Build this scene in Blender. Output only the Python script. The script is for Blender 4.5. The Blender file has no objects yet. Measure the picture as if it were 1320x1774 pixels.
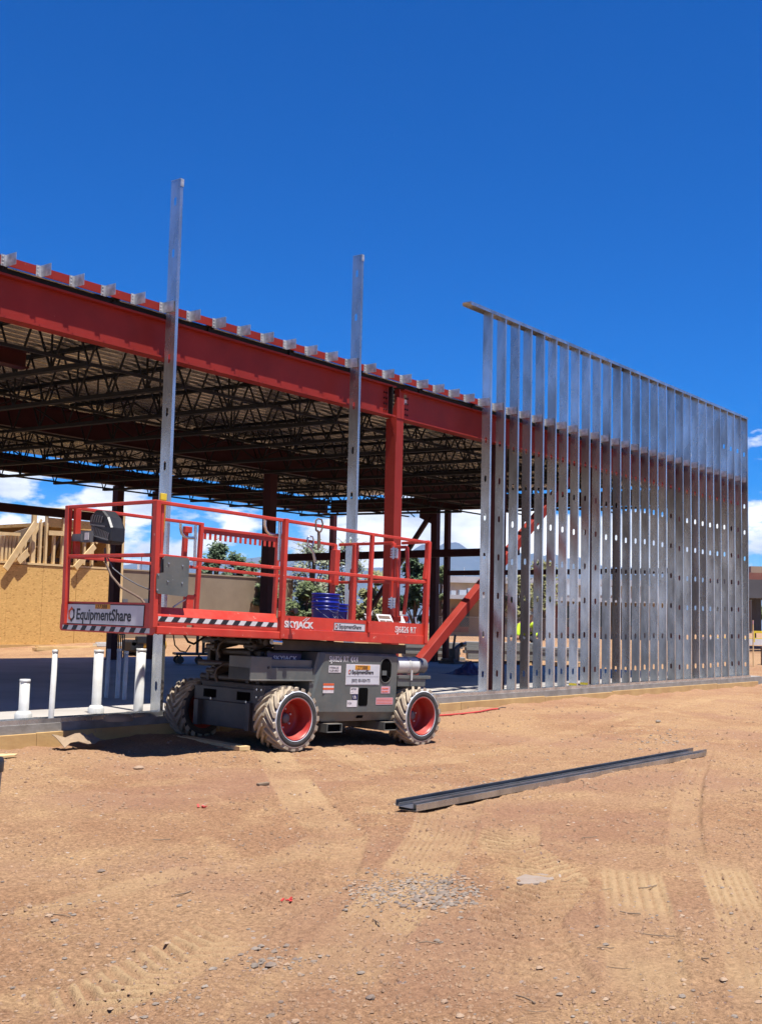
import bpy, bmesh, math, random
import numpy as np
from mathutils import Vector, Matrix
random.seed(7); RNG = np.random.default_rng(11)
scene = bpy.context.scene
COL = scene.collection

# ------------------------------------------------------------------ camera
CAMP = Vector((-6.590, -9.529, 1.031))
F = 2030.02; YAW = math.radians(52.490); PIT = math.radians(5.394); ROL = math.radians(1.266)
_fw = Vector((math.sin(YAW)*math.cos(PIT), math.cos(YAW)*math.cos(PIT), math.sin(PIT)))
_r = Vector((math.cos(YAW), -math.sin(YAW), 0)); _u = _r.cross(_fw)
_r2 = math.cos(ROL)*_r + math.sin(ROL)*_u; _u2 = -math.sin(ROL)*_r + math.cos(ROL)*_u
cd = bpy.data.cameras.new('camera'); cam = bpy.data.objects.new('camera', cd); COL.objects.link(cam)
cam.matrix_world = Matrix(((_r2.x, _u2.x, -_fw.x, CAMP.x), (_r2.y, _u2.y, -_fw.y, CAMP.y), (_r2.z, _u2.z, -_fw.z, CAMP.z), (0, 0, 0, 1)))
cd.sensor_fit = 'HORIZONTAL'; cd.sensor_width = 36; cd.lens = F/1320*36; cd.clip_start = .05; cd.clip_end = 30000
scene.camera = cam
# survey helpers: where a sight line meets a plane of the site (used to measure real positions)
def ray(x, y): return _fw + _r2*((x-660)/F) + _u2*((887-y)/F)
def _pl(k, v, x, y):
    d = ray(x, y); t = (v-CAMP[k])/d[k]; return CAMP + d*t
def onX(v, x, y): return _pl(0, v, x, y)
def onY(v, x, y): return _pl(1, v, x, y)
def onZ(v, x, y): return _pl(2, v, x, y)
def atD(x, y, depth): return CAMP + ray(x, y)*depth

# ------------------------------------------------------------------ world, sun, exposure
SUNV = Vector((-.075, -.27, 1)).normalized()
elev = math.asin(SUNV.z); azim = math.atan2(SUNV.x, SUNV.y)
w = bpy.data.worlds.new("World"); scene.world = w; w.use_nodes = True
nt = w.node_tree; nt.nodes.clear(); N = nt.nodes.new; Lk = nt.links.new
out = N('ShaderNodeOutputWorld'); bg = N('ShaderNodeBackground'); Lk(bg.outputs[0], out.inputs[0])
sky = N('ShaderNodeTexSky'); sky.sky_type = 'NISHITA'; sky.sun_disc = False
sky.sun_elevation = elev; sky.sun_rotation = azim; sky.altitude = 1600; sky.air_density = 1.0; sky.dust_density = .2; sky.ozone_density = 3.0
tc = N('ShaderNodeTexCoord'); sep = N('ShaderNodeSeparateXYZ'); Lk(tc.outputs['Generated'], sep.inputs[0])
hs = N('ShaderNodeHueSaturation'); hs.inputs['Saturation'].default_value = 1.80; hs.inputs['Hue'].default_value = .503; hs.inputs['Value'].default_value = 1.0
Lk(sky.outputs[0], hs.inputs['Color'])
def vmap(scale, loc=(0,0,0)):
    m = N('ShaderNodeMapping'); m.inputs['Scale'].default_value = scale; m.inputs['Location'].default_value = loc
    Lk(tc.outputs['Generated'], m.inputs[0]); return m
def noise(m, sc, det, rough=.55):
    n = N('ShaderNodeTexNoise'); n.inputs['Scale'].default_value = sc; n.inputs['Detail'].default_value = det; n.inputs['Roughness'].default_value = rough
    Lk(m.outputs[0], n.inputs['Vector']); return n
def ramp(src, a, b, ca=(0,0,0,1), cb=(1,1,1,1)):
    r = N('ShaderNodeValToRGB'); r.color_ramp.elements[0].position = a; r.color_ramp.elements[1].position = b
    r.color_ramp.elements[0].color = ca; r.color_ramp.elements[1].color = cb; Lk(src, r.inputs[0]); return r
def mth(op, a, b):
    m = N('ShaderNodeMath'); m.operation = op
    for i, v in enumerate((a, b)):
        if isinstance(v, (int, float)): m.inputs[i].default_value = v
        else: Lk(v, m.inputs[i])
    return m
m1 = vmap((1, 1, 2.6), (3.1, .4, 0)); n1 = noise(m1, 7.5, 9, .56)
# fewer clouds with height, thick bank near the horizon
hgt = ramp(sep.outputs['Z'], .0, .30, (.565,)*3+(1,), (.0,)*3+(1,))
thr = mth('SUBTRACT', n1.outputs['Fac'], mth('SUBTRACT', .86, hgt.outputs[0]).outputs[0])
dens = ramp(thr.outputs[0], .03, .085)
m2 = vmap((1, 1, 3.0), (3.1, .4, -.035)); n2 = noise(m2, 9, 6)
shade = ramp(n2.outputs['Fac'], .36, .62, (5.6, 6.3, 7.6, 1), (11.5, 11.6, 11.8, 1))
mix = N('ShaderNodeMix'); mix.data_type = 'RGBA'; Lk(dens.outputs[0], mix.inputs[0]); ty = N('ShaderNodeMix'); ty.data_type = 'RGBA'; ty.blend_type = 'MULTIPLY'; ty.inputs[0].default_value = 1; Lk(hs.outputs[0], ty.inputs[6]); ty.inputs[7].default_value = (.52,.86,1.16,1); Lk(ty.outputs[2], mix.inputs[6]); Lk(shade.outputs[0], mix.inputs[7])
Lk(mix.outputs[2], bg.inputs[0]); bg.inputs[1].default_value = .064
ld = bpy.data.lights.new('sun', 'SUN'); ld.energy = 4.9; ld.angle = math.radians(.53); ld.color = (1, .96, .9)
lo = bpy.data.objects.new('sun', ld); COL.objects.link(lo); lo.rotation_euler = (-SUNV).to_track_quat('-Z', 'Y').to_euler(); lo.location = (0, 0, 30)
scene.view_settings.view_transform = 'Standard'; scene.view_settings.look = 'None'; scene.view_settings.exposure = 1.0; scene.view_settings.gamma = 1
scene.render.engine = 'CYCLES'
try:
    scene.cycles.max_bounces = 8; scene.cycles.diffuse_bounces = 4; scene.cycles.glossy_bounces = 4
except Exception: pass

# ------------------------------------------------------------------ materials
def mat(name, c1, c2=None, rough=.6, metal=0, scale=3, bump=0, bscale=40, det=5, coord='Object', rvar=0, lo_=.35, hi_=.65, stretch=(1,1,1), spec=.5, spots=None, dustf=0, ovar=0):
    m = bpy.data.materials.new(name); m.use_nodes = True; t = m.node_tree; b = t.nodes['Principled BSDF']
    b.inputs['Roughness'].default_value = rough; b.inputs['Metallic'].default_value = metal; b.inputs['Specular IOR Level'].default_value = spec
    tcn = t.nodes.new('ShaderNodeTexCoord'); mp = t.nodes.new('ShaderNodeMapping'); mp.inputs['Scale'].default_value = stretch
    t.links.new(tcn.outputs[coord], mp.inputs[0])
    c2 = c2 or tuple(x*.8 for x in c1)
    nz = t.nodes.new('ShaderNodeTexNoise'); nz.inputs['Scale'].default_value = scale; nz.inputs['Detail'].default_value = det; nz.inputs['Roughness'].default_value = .6
    t.links.new(mp.outputs[0], nz.inputs['Vector'])
    rp = t.nodes.new('ShaderNodeValToRGB'); rp.color_ramp.elements[0].position = lo_; rp.color_ramp.elements[1].position = hi_
    rp.color_ramp.elements[0].color = (*c1, 1); rp.color_ramp.elements[1].color = (*c2, 1)
    t.links.new(nz.outputs['Fac'], rp.inputs[0]); col = rp.outputs[0]
    if spots:                                  # (colour, scale, threshold) scuffs or chips
        n3 = t.nodes.new('ShaderNodeTexNoise'); n3.inputs['Scale'].default_value = spots[1]; n3.inputs['Detail'].default_value = 6; n3.inputs['Roughness'].default_value = .7
        t.links.new(mp.outputs[0], n3.inputs['Vector'])
        r3 = t.nodes.new('ShaderNodeValToRGB'); r3.color_ramp.elements[0].position = spots[2]; r3.color_ramp.elements[1].position = spots[2]+.04
        t.links.new(n3.outputs['Fac'], r3.inputs[0])
        mx = t.nodes.new('ShaderNodeMix'); mx.data_type = 'RGBA'; t.links.new(r3.outputs[0], mx.inputs[0]); t.links.new(col, mx.inputs[6]); mx.inputs[7].default_value = (*spots[0], 1)
        col = mx.outputs[2]
    if ovar:
        oi = t.nodes.new('ShaderNodeObjectInfo'); mr0 = t.nodes.new('ShaderNodeMapRange'); mr0.inputs[3].default_value = 1-ovar; mr0.inputs[4].default_value = 1+ovar*.6; t.links.new(oi.outputs['Random'], mr0.inputs[0])
        vm = t.nodes.new('ShaderNodeVectorMath'); vm.operation = 'SCALE'; t.links.new(col, vm.inputs[0]); t.links.new(mr0.outputs[0], vm.inputs['Scale']); col = vm.outputs[0]
    if dustf:                                   # site dust settled on upward faces and in patches
        ge = t.nodes.new('ShaderNodeNewGeometry'); sz = t.nodes.new('ShaderNodeSeparateXYZ'); t.links.new(ge.outputs['Normal'], sz.inputs[0])
        up = t.nodes.new('ShaderNodeMapRange'); up.inputs[1].default_value = .2; up.inputs[2].default_value = 1; up.inputs[3].default_value = .18; up.inputs[4].default_value = 1; t.links.new(sz.outputs['Z'], up.inputs[0])
        n5 = t.nodes.new('ShaderNodeTexNoise'); n5.inputs['Scale'].default_value = 5; n5.inputs['Detail'].default_value = 9; n5.inputs['Roughness'].default_value = .7; t.links.new(tcn.outputs['Object'], n5.inputs['Vector'])
        r5 = t.nodes.new('ShaderNodeMapRange'); r5.inputs[1].default_value = .38; r5.inputs[2].default_value = .68; r5.inputs[3].default_value = 0; r5.inputs[4].default_value = dustf; t.links.new(n5.outputs['Fac'], r5.inputs[0])
        mu = t.nodes.new('ShaderNodeMath'); mu.operation = 'MULTIPLY'; t.links.new(up.outputs[0], mu.inputs[0]); t.links.new(r5.outputs[0], mu.inputs[1])
        md = t.nodes.new('ShaderNodeMix'); md.data_type = 'RGBA'; t.links.new(mu.outputs[0], md.inputs[0]); t.links.new(col, md.inputs[6]); md.inputs[7].default_value = (.34,.24,.165,1); col = md.outputs[2]
    t.links.new(col, b.inputs['Base Color'])
    if rvar:
        mr = t.nodes.new('ShaderNodeMapRange'); mr.inputs[3].default_value = rough-rvar; mr.inputs[4].default_value = rough+rvar
        t.links.new(nz.outputs['Fac'], mr.inputs[0]); t.links.new(mr.outputs[0], b.inputs['Roughness'])
    if bump:
        n2 = t.nodes.new('ShaderNodeTexNoise'); n2.inputs['Scale'].default_value = bscale; n2.inputs['Detail'].default_value = 4
        t.links.new(mp.outputs[0], n2.inputs['Vector'])
        bp = t.nodes.new('ShaderNodeBump'); bp.inputs['Strength'].default_value = bump; bp.inputs['Distance'].default_value = .01
        t.links.new(n2.outputs['Fac'], bp.inputs['Height']); t.links.new(bp.outputs[0], b.inputs['Normal'])
    return m
M = {}
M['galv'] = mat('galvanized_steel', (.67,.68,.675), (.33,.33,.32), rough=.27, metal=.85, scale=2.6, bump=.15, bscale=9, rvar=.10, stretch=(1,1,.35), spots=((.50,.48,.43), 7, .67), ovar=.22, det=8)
M['galv_shaded'] = mat('galvanized_shaded', (.30,.31,.33), (.17,.175,.18), rough=.35, metal=.8, scale=3, bump=.12, bscale=9, dustf=.5)  # darker galvanized copy; shade inside the lying stud put into its colour
M['galv_old'] = mat('galvanized_deck', (.66,.68,.70), (.46,.465,.47), rough=.24, metal=1, scale=1.5, bump=.1, bscale=8, rvar=.1)
M['clip'] = mat('zinc_clip', (0.551,0.570,0.580), (0.285,0.304,0.314), rough=.40, metal=.45, scale=14, bump=.1, bscale=30, rvar=.12)
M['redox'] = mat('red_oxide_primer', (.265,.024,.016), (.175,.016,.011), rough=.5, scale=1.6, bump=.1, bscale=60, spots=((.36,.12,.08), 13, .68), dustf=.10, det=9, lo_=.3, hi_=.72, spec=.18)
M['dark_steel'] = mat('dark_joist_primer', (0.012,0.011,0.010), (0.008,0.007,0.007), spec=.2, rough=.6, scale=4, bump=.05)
M['redox_shaded'] = mat('red_primer_shaded', (0.051,0.008,0.009), (0.036,0.006,0.007), spec=.25, rough=.6, scale=4, bump=.05)  # darker copy of the red primer; shade under the roof put into colour
M['lift_red'] = mat('lift_red_paint', (.56,.042,.022), (.42,.029,.016), rough=.40, scale=3.5, bump=.08, bscale=40, rvar=.12, spots=((.66,.36,.28), 17, .655), dustf=.4, det=9, spec=.4)
M['rim_red'] = mat('rim_red_paint', (0.360,0.019,0.014), (0.272,0.014,0.011), rough=.42, scale=6, spots=((.5,.30,.22), 14, .66), dustf=.4)
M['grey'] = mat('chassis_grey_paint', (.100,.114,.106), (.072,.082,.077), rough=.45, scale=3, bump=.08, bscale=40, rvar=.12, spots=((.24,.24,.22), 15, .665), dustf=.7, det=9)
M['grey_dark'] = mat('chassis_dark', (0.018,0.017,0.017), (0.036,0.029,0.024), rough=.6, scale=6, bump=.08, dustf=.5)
M['black'] = mat('black_plastic', (0.010,0.010,0.012), (0.018,0.018,0.018), rough=.42, scale=9, bump=.06, bscale=60)
M['hydr'] = mat('dusty_cylinder', (.07,.055,.046), (.04,.034,.03), rough=.5, scale=8, bump=.06)
M['rubber'] = mat('tyre_rubber', (.022,.022,.022), (.05,.045,.04), rough=.7, scale=9, bump=.06)
M['dusty'] = mat('dusty_tread', (.39,.32,.235), (.26,.21,.15), rough=.9, scale=9, bump=.2, bscale=60)
M['white'] = mat('white_paint', (0.600,0.600,0.593), (0.540,0.540,0.525), rough=.45, scale=5)
M['sign_white'] = mat('sign_white', (0.540,0.547,0.570), (0.465,0.473,0.495), rough=.35, scale=5, spots=((.35,.36,.38), 16, .72))
M['pvc'] = mat('white_pvc', (0.533,0.533,0.511), (0.446,0.439,0.403), rough=.42, scale=7, spots=((.40,.36,.29), 9, .68))
M['ink'] = mat('black_ink', (.015,.015,.018), rough=.5)
M['shade_black'] = mat('opening_shade', (.004,.004,.004), (.006,.006,.006), rough=1, spec=0)  # matte black plates stand in for the shade inside openings
M['bumper'] = mat('front_bumper_paint', (.040,.040,.041), (.030,.029,.029), rough=.5, scale=4, spots=((.16,.15,.14), 14, .68), dustf=.5)
M['mesh_grey'] = mat('worn_mesh', (.17,.17,.17), rough=.7)
M['ink_grey'] = mat('grey_ink', (.12,.12,.13), rough=.5)
M['orange'] = mat('orange_sticker', (0.680,0.288,0.016), rough=.5)
M['orange_red'] = mat('orange_red_mark', (0.640,0.104,0.024), rough=.5)
M['pink'] = mat('pink_sticker', (0.600,0.336,0.376), rough=.5)
M['blue_ink'] = mat('blue_ink', (.012,.014,.075), rough=.5)
M['yellow'] = mat('yellow_paint', (.72,.55,.03), (.6,.45,.03), rough=.5, scale=8)
M['level_yellow'] = mat('yellow_level', (0.440,0.224,0.016), (0.336,0.160,0.012), rough=.45, scale=12)
M['bucket'] = mat('blue_plastic', (0.006,0.018,0.288), (0.005,0.012,0.208), rough=.3, scale=5, spots=((.25,.27,.33), 14, .71))
M['tarp'] = mat('blue_tarp', (.02,.04,.16), (.015,.03,.11), rough=.5, scale=8)
M['concrete'] = mat('slab_concrete', (.40,.37,.335), (.30,.275,.245), rough=.62, scale=.7, bump=.06, bscale=25, coord='Object', rvar=.1, spots=((.30,.29,.28), 2.1, .62))
M['found'] = mat('foundation_concrete', (0.255,0.240,0.217), (0.180,0.165,0.143), rough=.9, scale=5, bump=.3, bscale=30)
M['ochre'] = mat('ochre_form_board', (0.495,0.323,0.128), (0.405,0.247,0.098), rough=.85, scale=4, bump=.2, bscale=30, spots=((.28,.19,.11), 5, .66))
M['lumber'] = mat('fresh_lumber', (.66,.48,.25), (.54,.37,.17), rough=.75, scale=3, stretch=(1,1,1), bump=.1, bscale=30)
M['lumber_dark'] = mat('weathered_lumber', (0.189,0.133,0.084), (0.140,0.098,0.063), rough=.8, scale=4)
M['stucco'] = mat('tan_stucco', (0.234,0.183,0.121), (0.195,0.148,0.098), rough=.95, scale=1.2, bump=.2, bscale=30, det=7)
M['trunk'] = mat('bark', (.10,.07,.045), (.06,.04,.03), rough=.95, scale=12, bump=.4)
M['person_shirt'] = mat('hi_vis_fabric', (0.496,0.680,0.016), (0.400,0.600,0.016), rough=.8, scale=6)
M['denim'] = mat('dark_trousers', (.02,.022,.035), rough=.9)
M['skin'] = mat('skin', (.42,.22,.14), rough=.6)
M['hardhat'] = mat('dark_hat', (.03,.03,.03), rough=.5)
M['roof_white'] = mat('white_membrane', (0.434,0.448,0.462), rough=.7, scale=1)
M['tan_wall'] = mat('tan_wall', (0.315,0.247,0.165), (0.270,0.210,0.143), rough=.9, scale=.5)
M['brick'] = mat('terracotta_wall', (0.247,0.098,0.068), (0.203,0.075,0.053), rough=.9, scale=3)
M['glass'] = mat('window_glass', (.03,.05,.05), rough=.15)
M['canopy'] = mat('grey_canopy', (0.075,0.071,0.075), (0.064,0.060,0.064), rough=.8, scale=2)
M['cardboard'] = mat('cardboard', (.27,.19,.115), (.2,.14,.09), rough=.85, scale=6)
M['steel_shiny'] = mat('stainless', (.6,.6,.6), rough=.25, metal=1)
M['rust'] = mat('rusty_iron', (.16,.10,.07), (.10,.07,.05), rough=.75, scale=30, bump=.2)
M['red_hose'] = mat('red_hose', (.50,.05,.04), rough=.5)
M['paper'] = mat('paper', (0.600,0.576,0.576), (0.520,0.464,0.464), rough=.8, scale=20)
M['bin'] = mat('grey_plastic', (.22,.22,.23), rough=.5)
M['machine_yellow'] = mat('machine_yellow', (.50,.28,.03), (.4,.22,.03), rough=.5)
M['cloth_white'] = mat('white_stone', (.6,.58,.54), rough=.9)

def osb_mat():
    m = bpy.data.materials.new('osb_board'); m.use_nodes = True; t = m.node_tree; b = t.nodes['Principled BSDF']; b.inputs['Roughness'].default_value = .8
    tcn = t.nodes.new('ShaderNodeTexCoord'); cols = []
    mpw = t.nodes.new('ShaderNodeMapping'); mpw.inputs['Rotation'].default_value = (0,.5,0); mpw.inputs['Scale'].default_value = (1, 1, 2.2); t.links.new(tcn.outputs['Object'], mpw.inputs[0])
    vo = t.nodes.new('ShaderNodeTexVoronoi'); vo.inputs['Scale'].default_value = 17; vo.inputs['Randomness'].default_value = 1; t.links.new(mpw.outputs[0], vo.inputs['Vector'])
    sp = t.nodes.new('ShaderNodeSeparateColor'); t.links.new(vo.outputs['Color'], sp.inputs[0])
    rp = t.nodes.new('ShaderNodeValToRGB'); e = rp.color_ramp.elements; e[0].color = (.42,.22,.06,1); e[1].color = (.68,.41,.14,1); e[0].position = .03; e[1].position = 1
    k = rp.color_ramp.elements.new(.10); k.color = (.55,.325,.10,1); k = rp.color_ramp.elements.new(.8); k.color = (.60,.36,.115,1)
    t.links.new(sp.outputs[0], rp.inputs[0]); t.links.new(rp.outputs[0], b.inputs['Base Color']); return m
M['osb'] = osb_mat()

def dirt_mat():
    m = bpy.data.materials.new('dirt_ground'); m.use_nodes = True; t = m.node_tree; b = t.nodes['Principled BSDF']; b.inputs['Roughness'].default_value = .95; b.inputs['Specular IOR Level'].default_value = .15
    n = t.nodes.new; l = t.links.new
    tcn = n('ShaderNodeTexCoord')
    def nz(sc, det=6, ro=.6):
        q = n('ShaderNodeTexNoise'); q.inputs['Scale'].default_value = sc; q.inputs['Detail'].default_value = det; q.inputs['Roughness'].default_value = ro; l(tcn.outputs['Object'], q.inputs['Vector']); return q
    def rp(src, a, bb, ca, cb):
        q = n('ShaderNodeValToRGB'); q.color_ramp.elements[0].position = a; q.color_ramp.elements[1].position = bb; q.color_ramp.elements[0].color = (*ca,1); q.color_ramp.elements[1].color = (*cb,1); l(src, q.inputs[0]); return q
    def mx(f, a, bb, mode='MIX', fac=None):
        q = n('ShaderNodeMix'); q.data_type = 'RGBA'; q.blend_type = mode
        if fac is not None: q.inputs[0].default_value = fac
        else: l(f, q.inputs[0])
        for i, v in ((6, a), (7, bb)):
            if isinstance(v, tuple): q.inputs[i].default_value = (*v, 1)
            else: l(v, q.inputs[i])
        return q.outputs[2]
    big = nz(.45, 5); med = nz(2.6, 7, .65); fin = nz(46, 8, .8)
    c = rp(big.outputs['Fac'], .42, .58, (0.295,0.166,0.090), (0.348,0.214,0.116)).outputs[0]
    patch = rp(med.outputs['Fac'], .50, .66, (0,0,0), (1,1,1)).outputs[0]
    c = mx(patch, c, (0.378,0.238,0.125))
    c = mx(None, c, rp(fin.outputs['Fac'], .3, .7, (.34,.31,.29), (1.5,1.5,1.5)).outputs[0], 'MULTIPLY', 1.0)
    at = n('ShaderNodeAttribute'); at.attribute_name = 'dust'; c = mx(at.outputs['Fac'], c, (0.420,0.283,0.150))
    at2 = n('ShaderNodeAttribute'); at2.attribute_name = 'dark_soil'; c = mx(at2.outputs['Fac'], c, (0.261,0.138,0.090))
    # small embedded pebbles
    vo = n('ShaderNodeTexVoronoi'); vo.inputs['Scale'].default_value = 26; l(tcn.outputs['Object'], vo.inputs['Vector'])
    sp = n('ShaderNodeSeparateColor'); l(vo.outputs['Color'], sp.inputs[0])
    pick = n('ShaderNodeMath'); pick.operation = 'GREATER_THAN'; pick.inputs[1].default_value = .93; l(sp.outputs[0], pick.inputs[0])
    near = n('ShaderNodeMath'); near.operation = 'LESS_THAN'; near.inputs[1].default_value = .26; l(vo.outputs['Distance'], near.inputs[0])
    mu = n('ShaderNodeMath'); mu.operation = 'MULTIPLY'; l(pick.outputs[0], mu.inputs[0]); l(near.outputs[0], mu.inputs[1])
    pc = rp(sp.outputs[1], .2, .8, (0.216,0.137,0.108), (0.418,0.338,0.277)).outputs[0]
    c = mx(mu.outputs[0], c, pc)
    l(c, b.inputs['Base Color'])
    b1 = n('ShaderNodeBump'); b1.inputs['Strength'].default_value = .8; b1.inputs['Distance'].default_value = .022; q = nz(55, 8, .75); l(q.outputs['Fac'], b1.inputs['Height'])
    b2 = n('ShaderNodeBump'); b2.inputs['Strength'].default_value = .7; b2.inputs['Distance'].default_value = .05; q = nz(11, 6, .65); l(q.outputs['Fac'], b2.inputs['Height']); l(b2.outputs[0], b1.inputs['Normal'])
    l(b1.outputs[0], b.inputs['Normal']); return m
M['dirt'] = dirt_mat()

def leaf_mat(name, a, b_):
    m = bpy.data.materials.new(name); m.use_nodes = True; t = m.node_tree; b = t.nodes['Principled BSDF']; b.inputs['Roughness'].default_value = .6; b.inputs['Specular IOR Level'].default_value = .3
    g = t.nodes.new('ShaderNodeTexCoord'); q = t.nodes.new('ShaderNodeTexNoise'); q.inputs['Scale'].default_value = 2.2; q.inputs['Detail'].default_value = 8; q.inputs['Roughness'].default_value = .8; t.links.new(g.outputs['Object'], q.inputs['Vector'])
    r = t.nodes.new('ShaderNodeValToRGB'); r.color_ramp.elements[0].position = .35; r.color_ramp.elements[1].position = .65; r.color_ramp.elements[0].color = (*a,1); r.color_ramp.elements[1].color = (*b_,1)
    t.links.new(q.outputs['Fac'], r.inputs[0]); t.links.new(r.outputs[0], b.inputs['Base Color'])
    b.inputs['Transmission Weight'].default_value = 0
    return m

# ------------------------------------------------------------------ mesh builder
class MB:
    def __init__(s): s.v = []; s.f = []; s.m = []; s.k = 0; s.sm = []
    def add(s, vs, fs, smooth=False):
        o = len(s.v); s.v += [tuple(v) for v in vs]
        for f in fs: s.f.append(tuple(i+o for i in f)); s.m.append(s.k); s.sm.append(smooth)
        return s
    def mat(s, k): s.k = k; return s
    def box(s, x0, x1, y0, y1, z0, z1):
        vs = [(x,y,z) for z in (z0,z1) for y in (y0,y1) for x in (x0,x1)]
        return s.add(vs, [(0,2,3,1),(4,5,7,6),(0,1,5,4),(2,6,7,3),(0,4,6,2),(1,3,7,5)])
    def bar(s, p0, p1, w_, h_, up=(0,0,1)):      # rectangular bar between two points
        p0 = Vector(p0); p1 = Vector(p1); d = (p1-p0).normalized(); up = Vector(up)
        if abs(d.dot(up)) > .98: up = Vector((0,1,0))
        a = d.cross(up).normalized()*w_/2; b = a.cross(d).normalized()*h_/2
        vs = [p+sx*a+sy*b for p in (p0,p1) for sy in (-1,1) for sx in (-1,1)]
        return s.add(vs, [(0,2,3,1),(4,5,7,6),(0,1,5,4),(2,6,7,3),(0,4,6,2),(1,3,7,5)])
    def tube(s, p0, p1, r0, r1=None, n=10, cap=True):
        r1 = r0 if r1 is None else r1; p0 = Vector(p0); p1 = Vector(p1); d = (p1-p0).normalized()
        a = d.orthogonal().normalized(); b = d.cross(a)
        vs = []
        for p, r in ((p0,r0),(p1,r1)):
            for i in range(n):
                t = 2*math.pi*i/n; vs.append(p+a*math.cos(t)*r+b*math.sin(t)*r)
        s.add(vs, [(i,(i+1)%n,n+(i+1)%n,n+i) for i in range(n)], True)
        if cap: s.add(vs[:n], [tuple(range(n))[::-1]]); s.add(vs[n:], [tuple(range(n))])
        return s
    def path(s, pts, r, n=8):
        pts = [Vector(p) for p in pts]; rings = []; prev = None
        for i, p in enumerate(pts):
            d = (pts[min(i+1,len(pts)-1)]-pts[max(i-1,0)]).normalized()
            a = d.orthogonal().normalized() if prev is None else (prev-d*prev.dot(d)).normalized()
            prev = a; b = d.cross(a); rr = r[i] if isinstance(r, (list,tuple)) else r
            rings.append([p+a*math.cos(2*math.pi*k/n)*rr+b*math.sin(2*math.pi*k/n)*rr for k in range(n)])
        vs = [q for r_ in rings for q in r_]; fs = []
        for i in range(len(pts)-1):
            for k in range(n): fs.append((i*n+k, i*n+(k+1)%n, (i+1)*n+(k+1)%n, (i+1)*n+k))
        s.add(vs, fs, True); s.add(rings[0], [tuple(range(n))[::-1]]); s.add(rings[-1], [tuple(range(n))]); return s
    def lathe(s, prof, o, axis, n=32, closed=False):   # prof: (radius, along axis)
        o = Vector(o); ax = Vector(axis).normalized(); a = ax.orthogonal().normalized(); b = ax.cross(a); vs = []
        for r, h in prof:
            for i in range(n):
                t = 2*math.pi*i/n; vs.append(o+ax*h+a*math.cos(t)*r+b*math.sin(t)*r)
        fs = []; P = len(prof); last = P if closed else P-1
        for j in range(last):
            for i in range(n):
                j2 = (j+1) % P; fs.append((j*n+i, j*n+(i+1)%n, j2*n+(i+1)%n, j2*n+i))
        return s.add(vs, fs, True)
    def prism(s, poly, ax, lo_, hi_):              # polygon in the plane normal to axis ax
        def P(q, h):
            if ax == 0: return (h, q[0], q[1])
            if ax == 1: return (q[0], h, q[1])
            return (q[0], q[1], h)
        n = len(poly); vs = [P(q, lo_) for q in poly]+[P(q, hi_) for q in poly]
        return s.add(vs, [tuple(range(n))[::-1], tuple(range(n, 2*n))]+[(i,(i+1)%n,n+(i+1)%n,n+i) for i in range(n)])
    def quad(s, a, b, c, d): return s.add([a,b,c,d], [(0,1,2,3)])
    def ibeam(s, p0, p1, w_, h_, tf=.018, tw=.012):
        p0 = Vector(p0); p1 = Vector(p1); u = Vector((0,0,1))
        s.bar(p0+u*(h_/2-tf/2), p1+u*(h_/2-tf/2), w_, tf); s.bar(p0-u*(h_/2-tf/2), p1-u*(h_/2-tf/2), w_, tf)
        s.bar(p0, p1, tw, h_-2*tf-.001); return s
    def build(s, name, mats, parent=None, bevel=0, solid=0, smooth_all=False, fixn=True):
        me = bpy.data.meshes.new(name); me.from_pydata(s.v, [], s.f)
        if not isinstance(mats, (list, tuple)): mats = [mats]
        for m in mats: me.materials.append(M[m] if isinstance(m, str) else m)
        me.polygons.foreach_set('material_index', s.m); me.polygons.foreach_set('use_smooth', [True]*len(s.f) if smooth_all else s.sm)
        if fixn:
            bm = bmesh.new(); bm.from_mesh(me); bmesh.ops.recalc_face_normals(bm, faces=bm.faces); bm.to_mesh(me); bm.free()
        me.update(); o = bpy.data.objects.new(name, me); COL.objects.link(o)
        if parent: o.parent = parent
        if bevel:
            b = o.modifiers.new('bevel', 'BEVEL'); b.width = bevel; b.segments = 2; b.limit_method = 'ANGLE'; b.angle_limit = math.radians(50)
        if solid:
            b = o.modifiers.new('solid', 'SOLIDIFY'); b.thickness = solid; b.offset = 0
        return o
def tag(o, label=None, cat=None, group=None, kind=None):
    if label: o['label'] = label
    if cat: o['category'] = cat
    if group: o['group'] = group
    if kind: o['kind'] = kind
    return o
def empty(name, loc, label, cat, group=None, rot=None):
    o = bpy.data.objects.new(name, None); COL.objects.link(o); o.location = loc; o.empty_display_size = .2
    if rot: o.rotation_euler = rot
    return tag(o, label, cat, group)
def text_mesh(name, body, size, mt, parent, M4, offset=0, extrude=.0015, xs=1.0, sp=1.0, shear=0, align='LEFT'):
    cu = bpy.data.curves.new('t', 'FONT'); cu.body = body; cu.size = size; cu.extrude = extrude; cu.offset = offset; cu.space_character = sp; cu.shear = shear; cu.align_x = align; cu.resolution_u = 3
    ob = bpy.data.objects.new('t', cu); COL.objects.link(ob); dg = bpy.context.evaluated_depsgraph_get(); dg.update()
    me = bpy.data.meshes.new_from_object(ob.evaluated_get(dg)); bpy.data.objects.remove(ob); bpy.data.curves.remove(cu)
    me.name = name; me.transform(Matrix.Diagonal((xs,1,1,1))); me.transform(M4); me.materials.clear(); me.materials.append(M[mt])
    o = bpy.data.objects.new(name, me); COL.objects.link(o); o.parent = parent; return o

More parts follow.
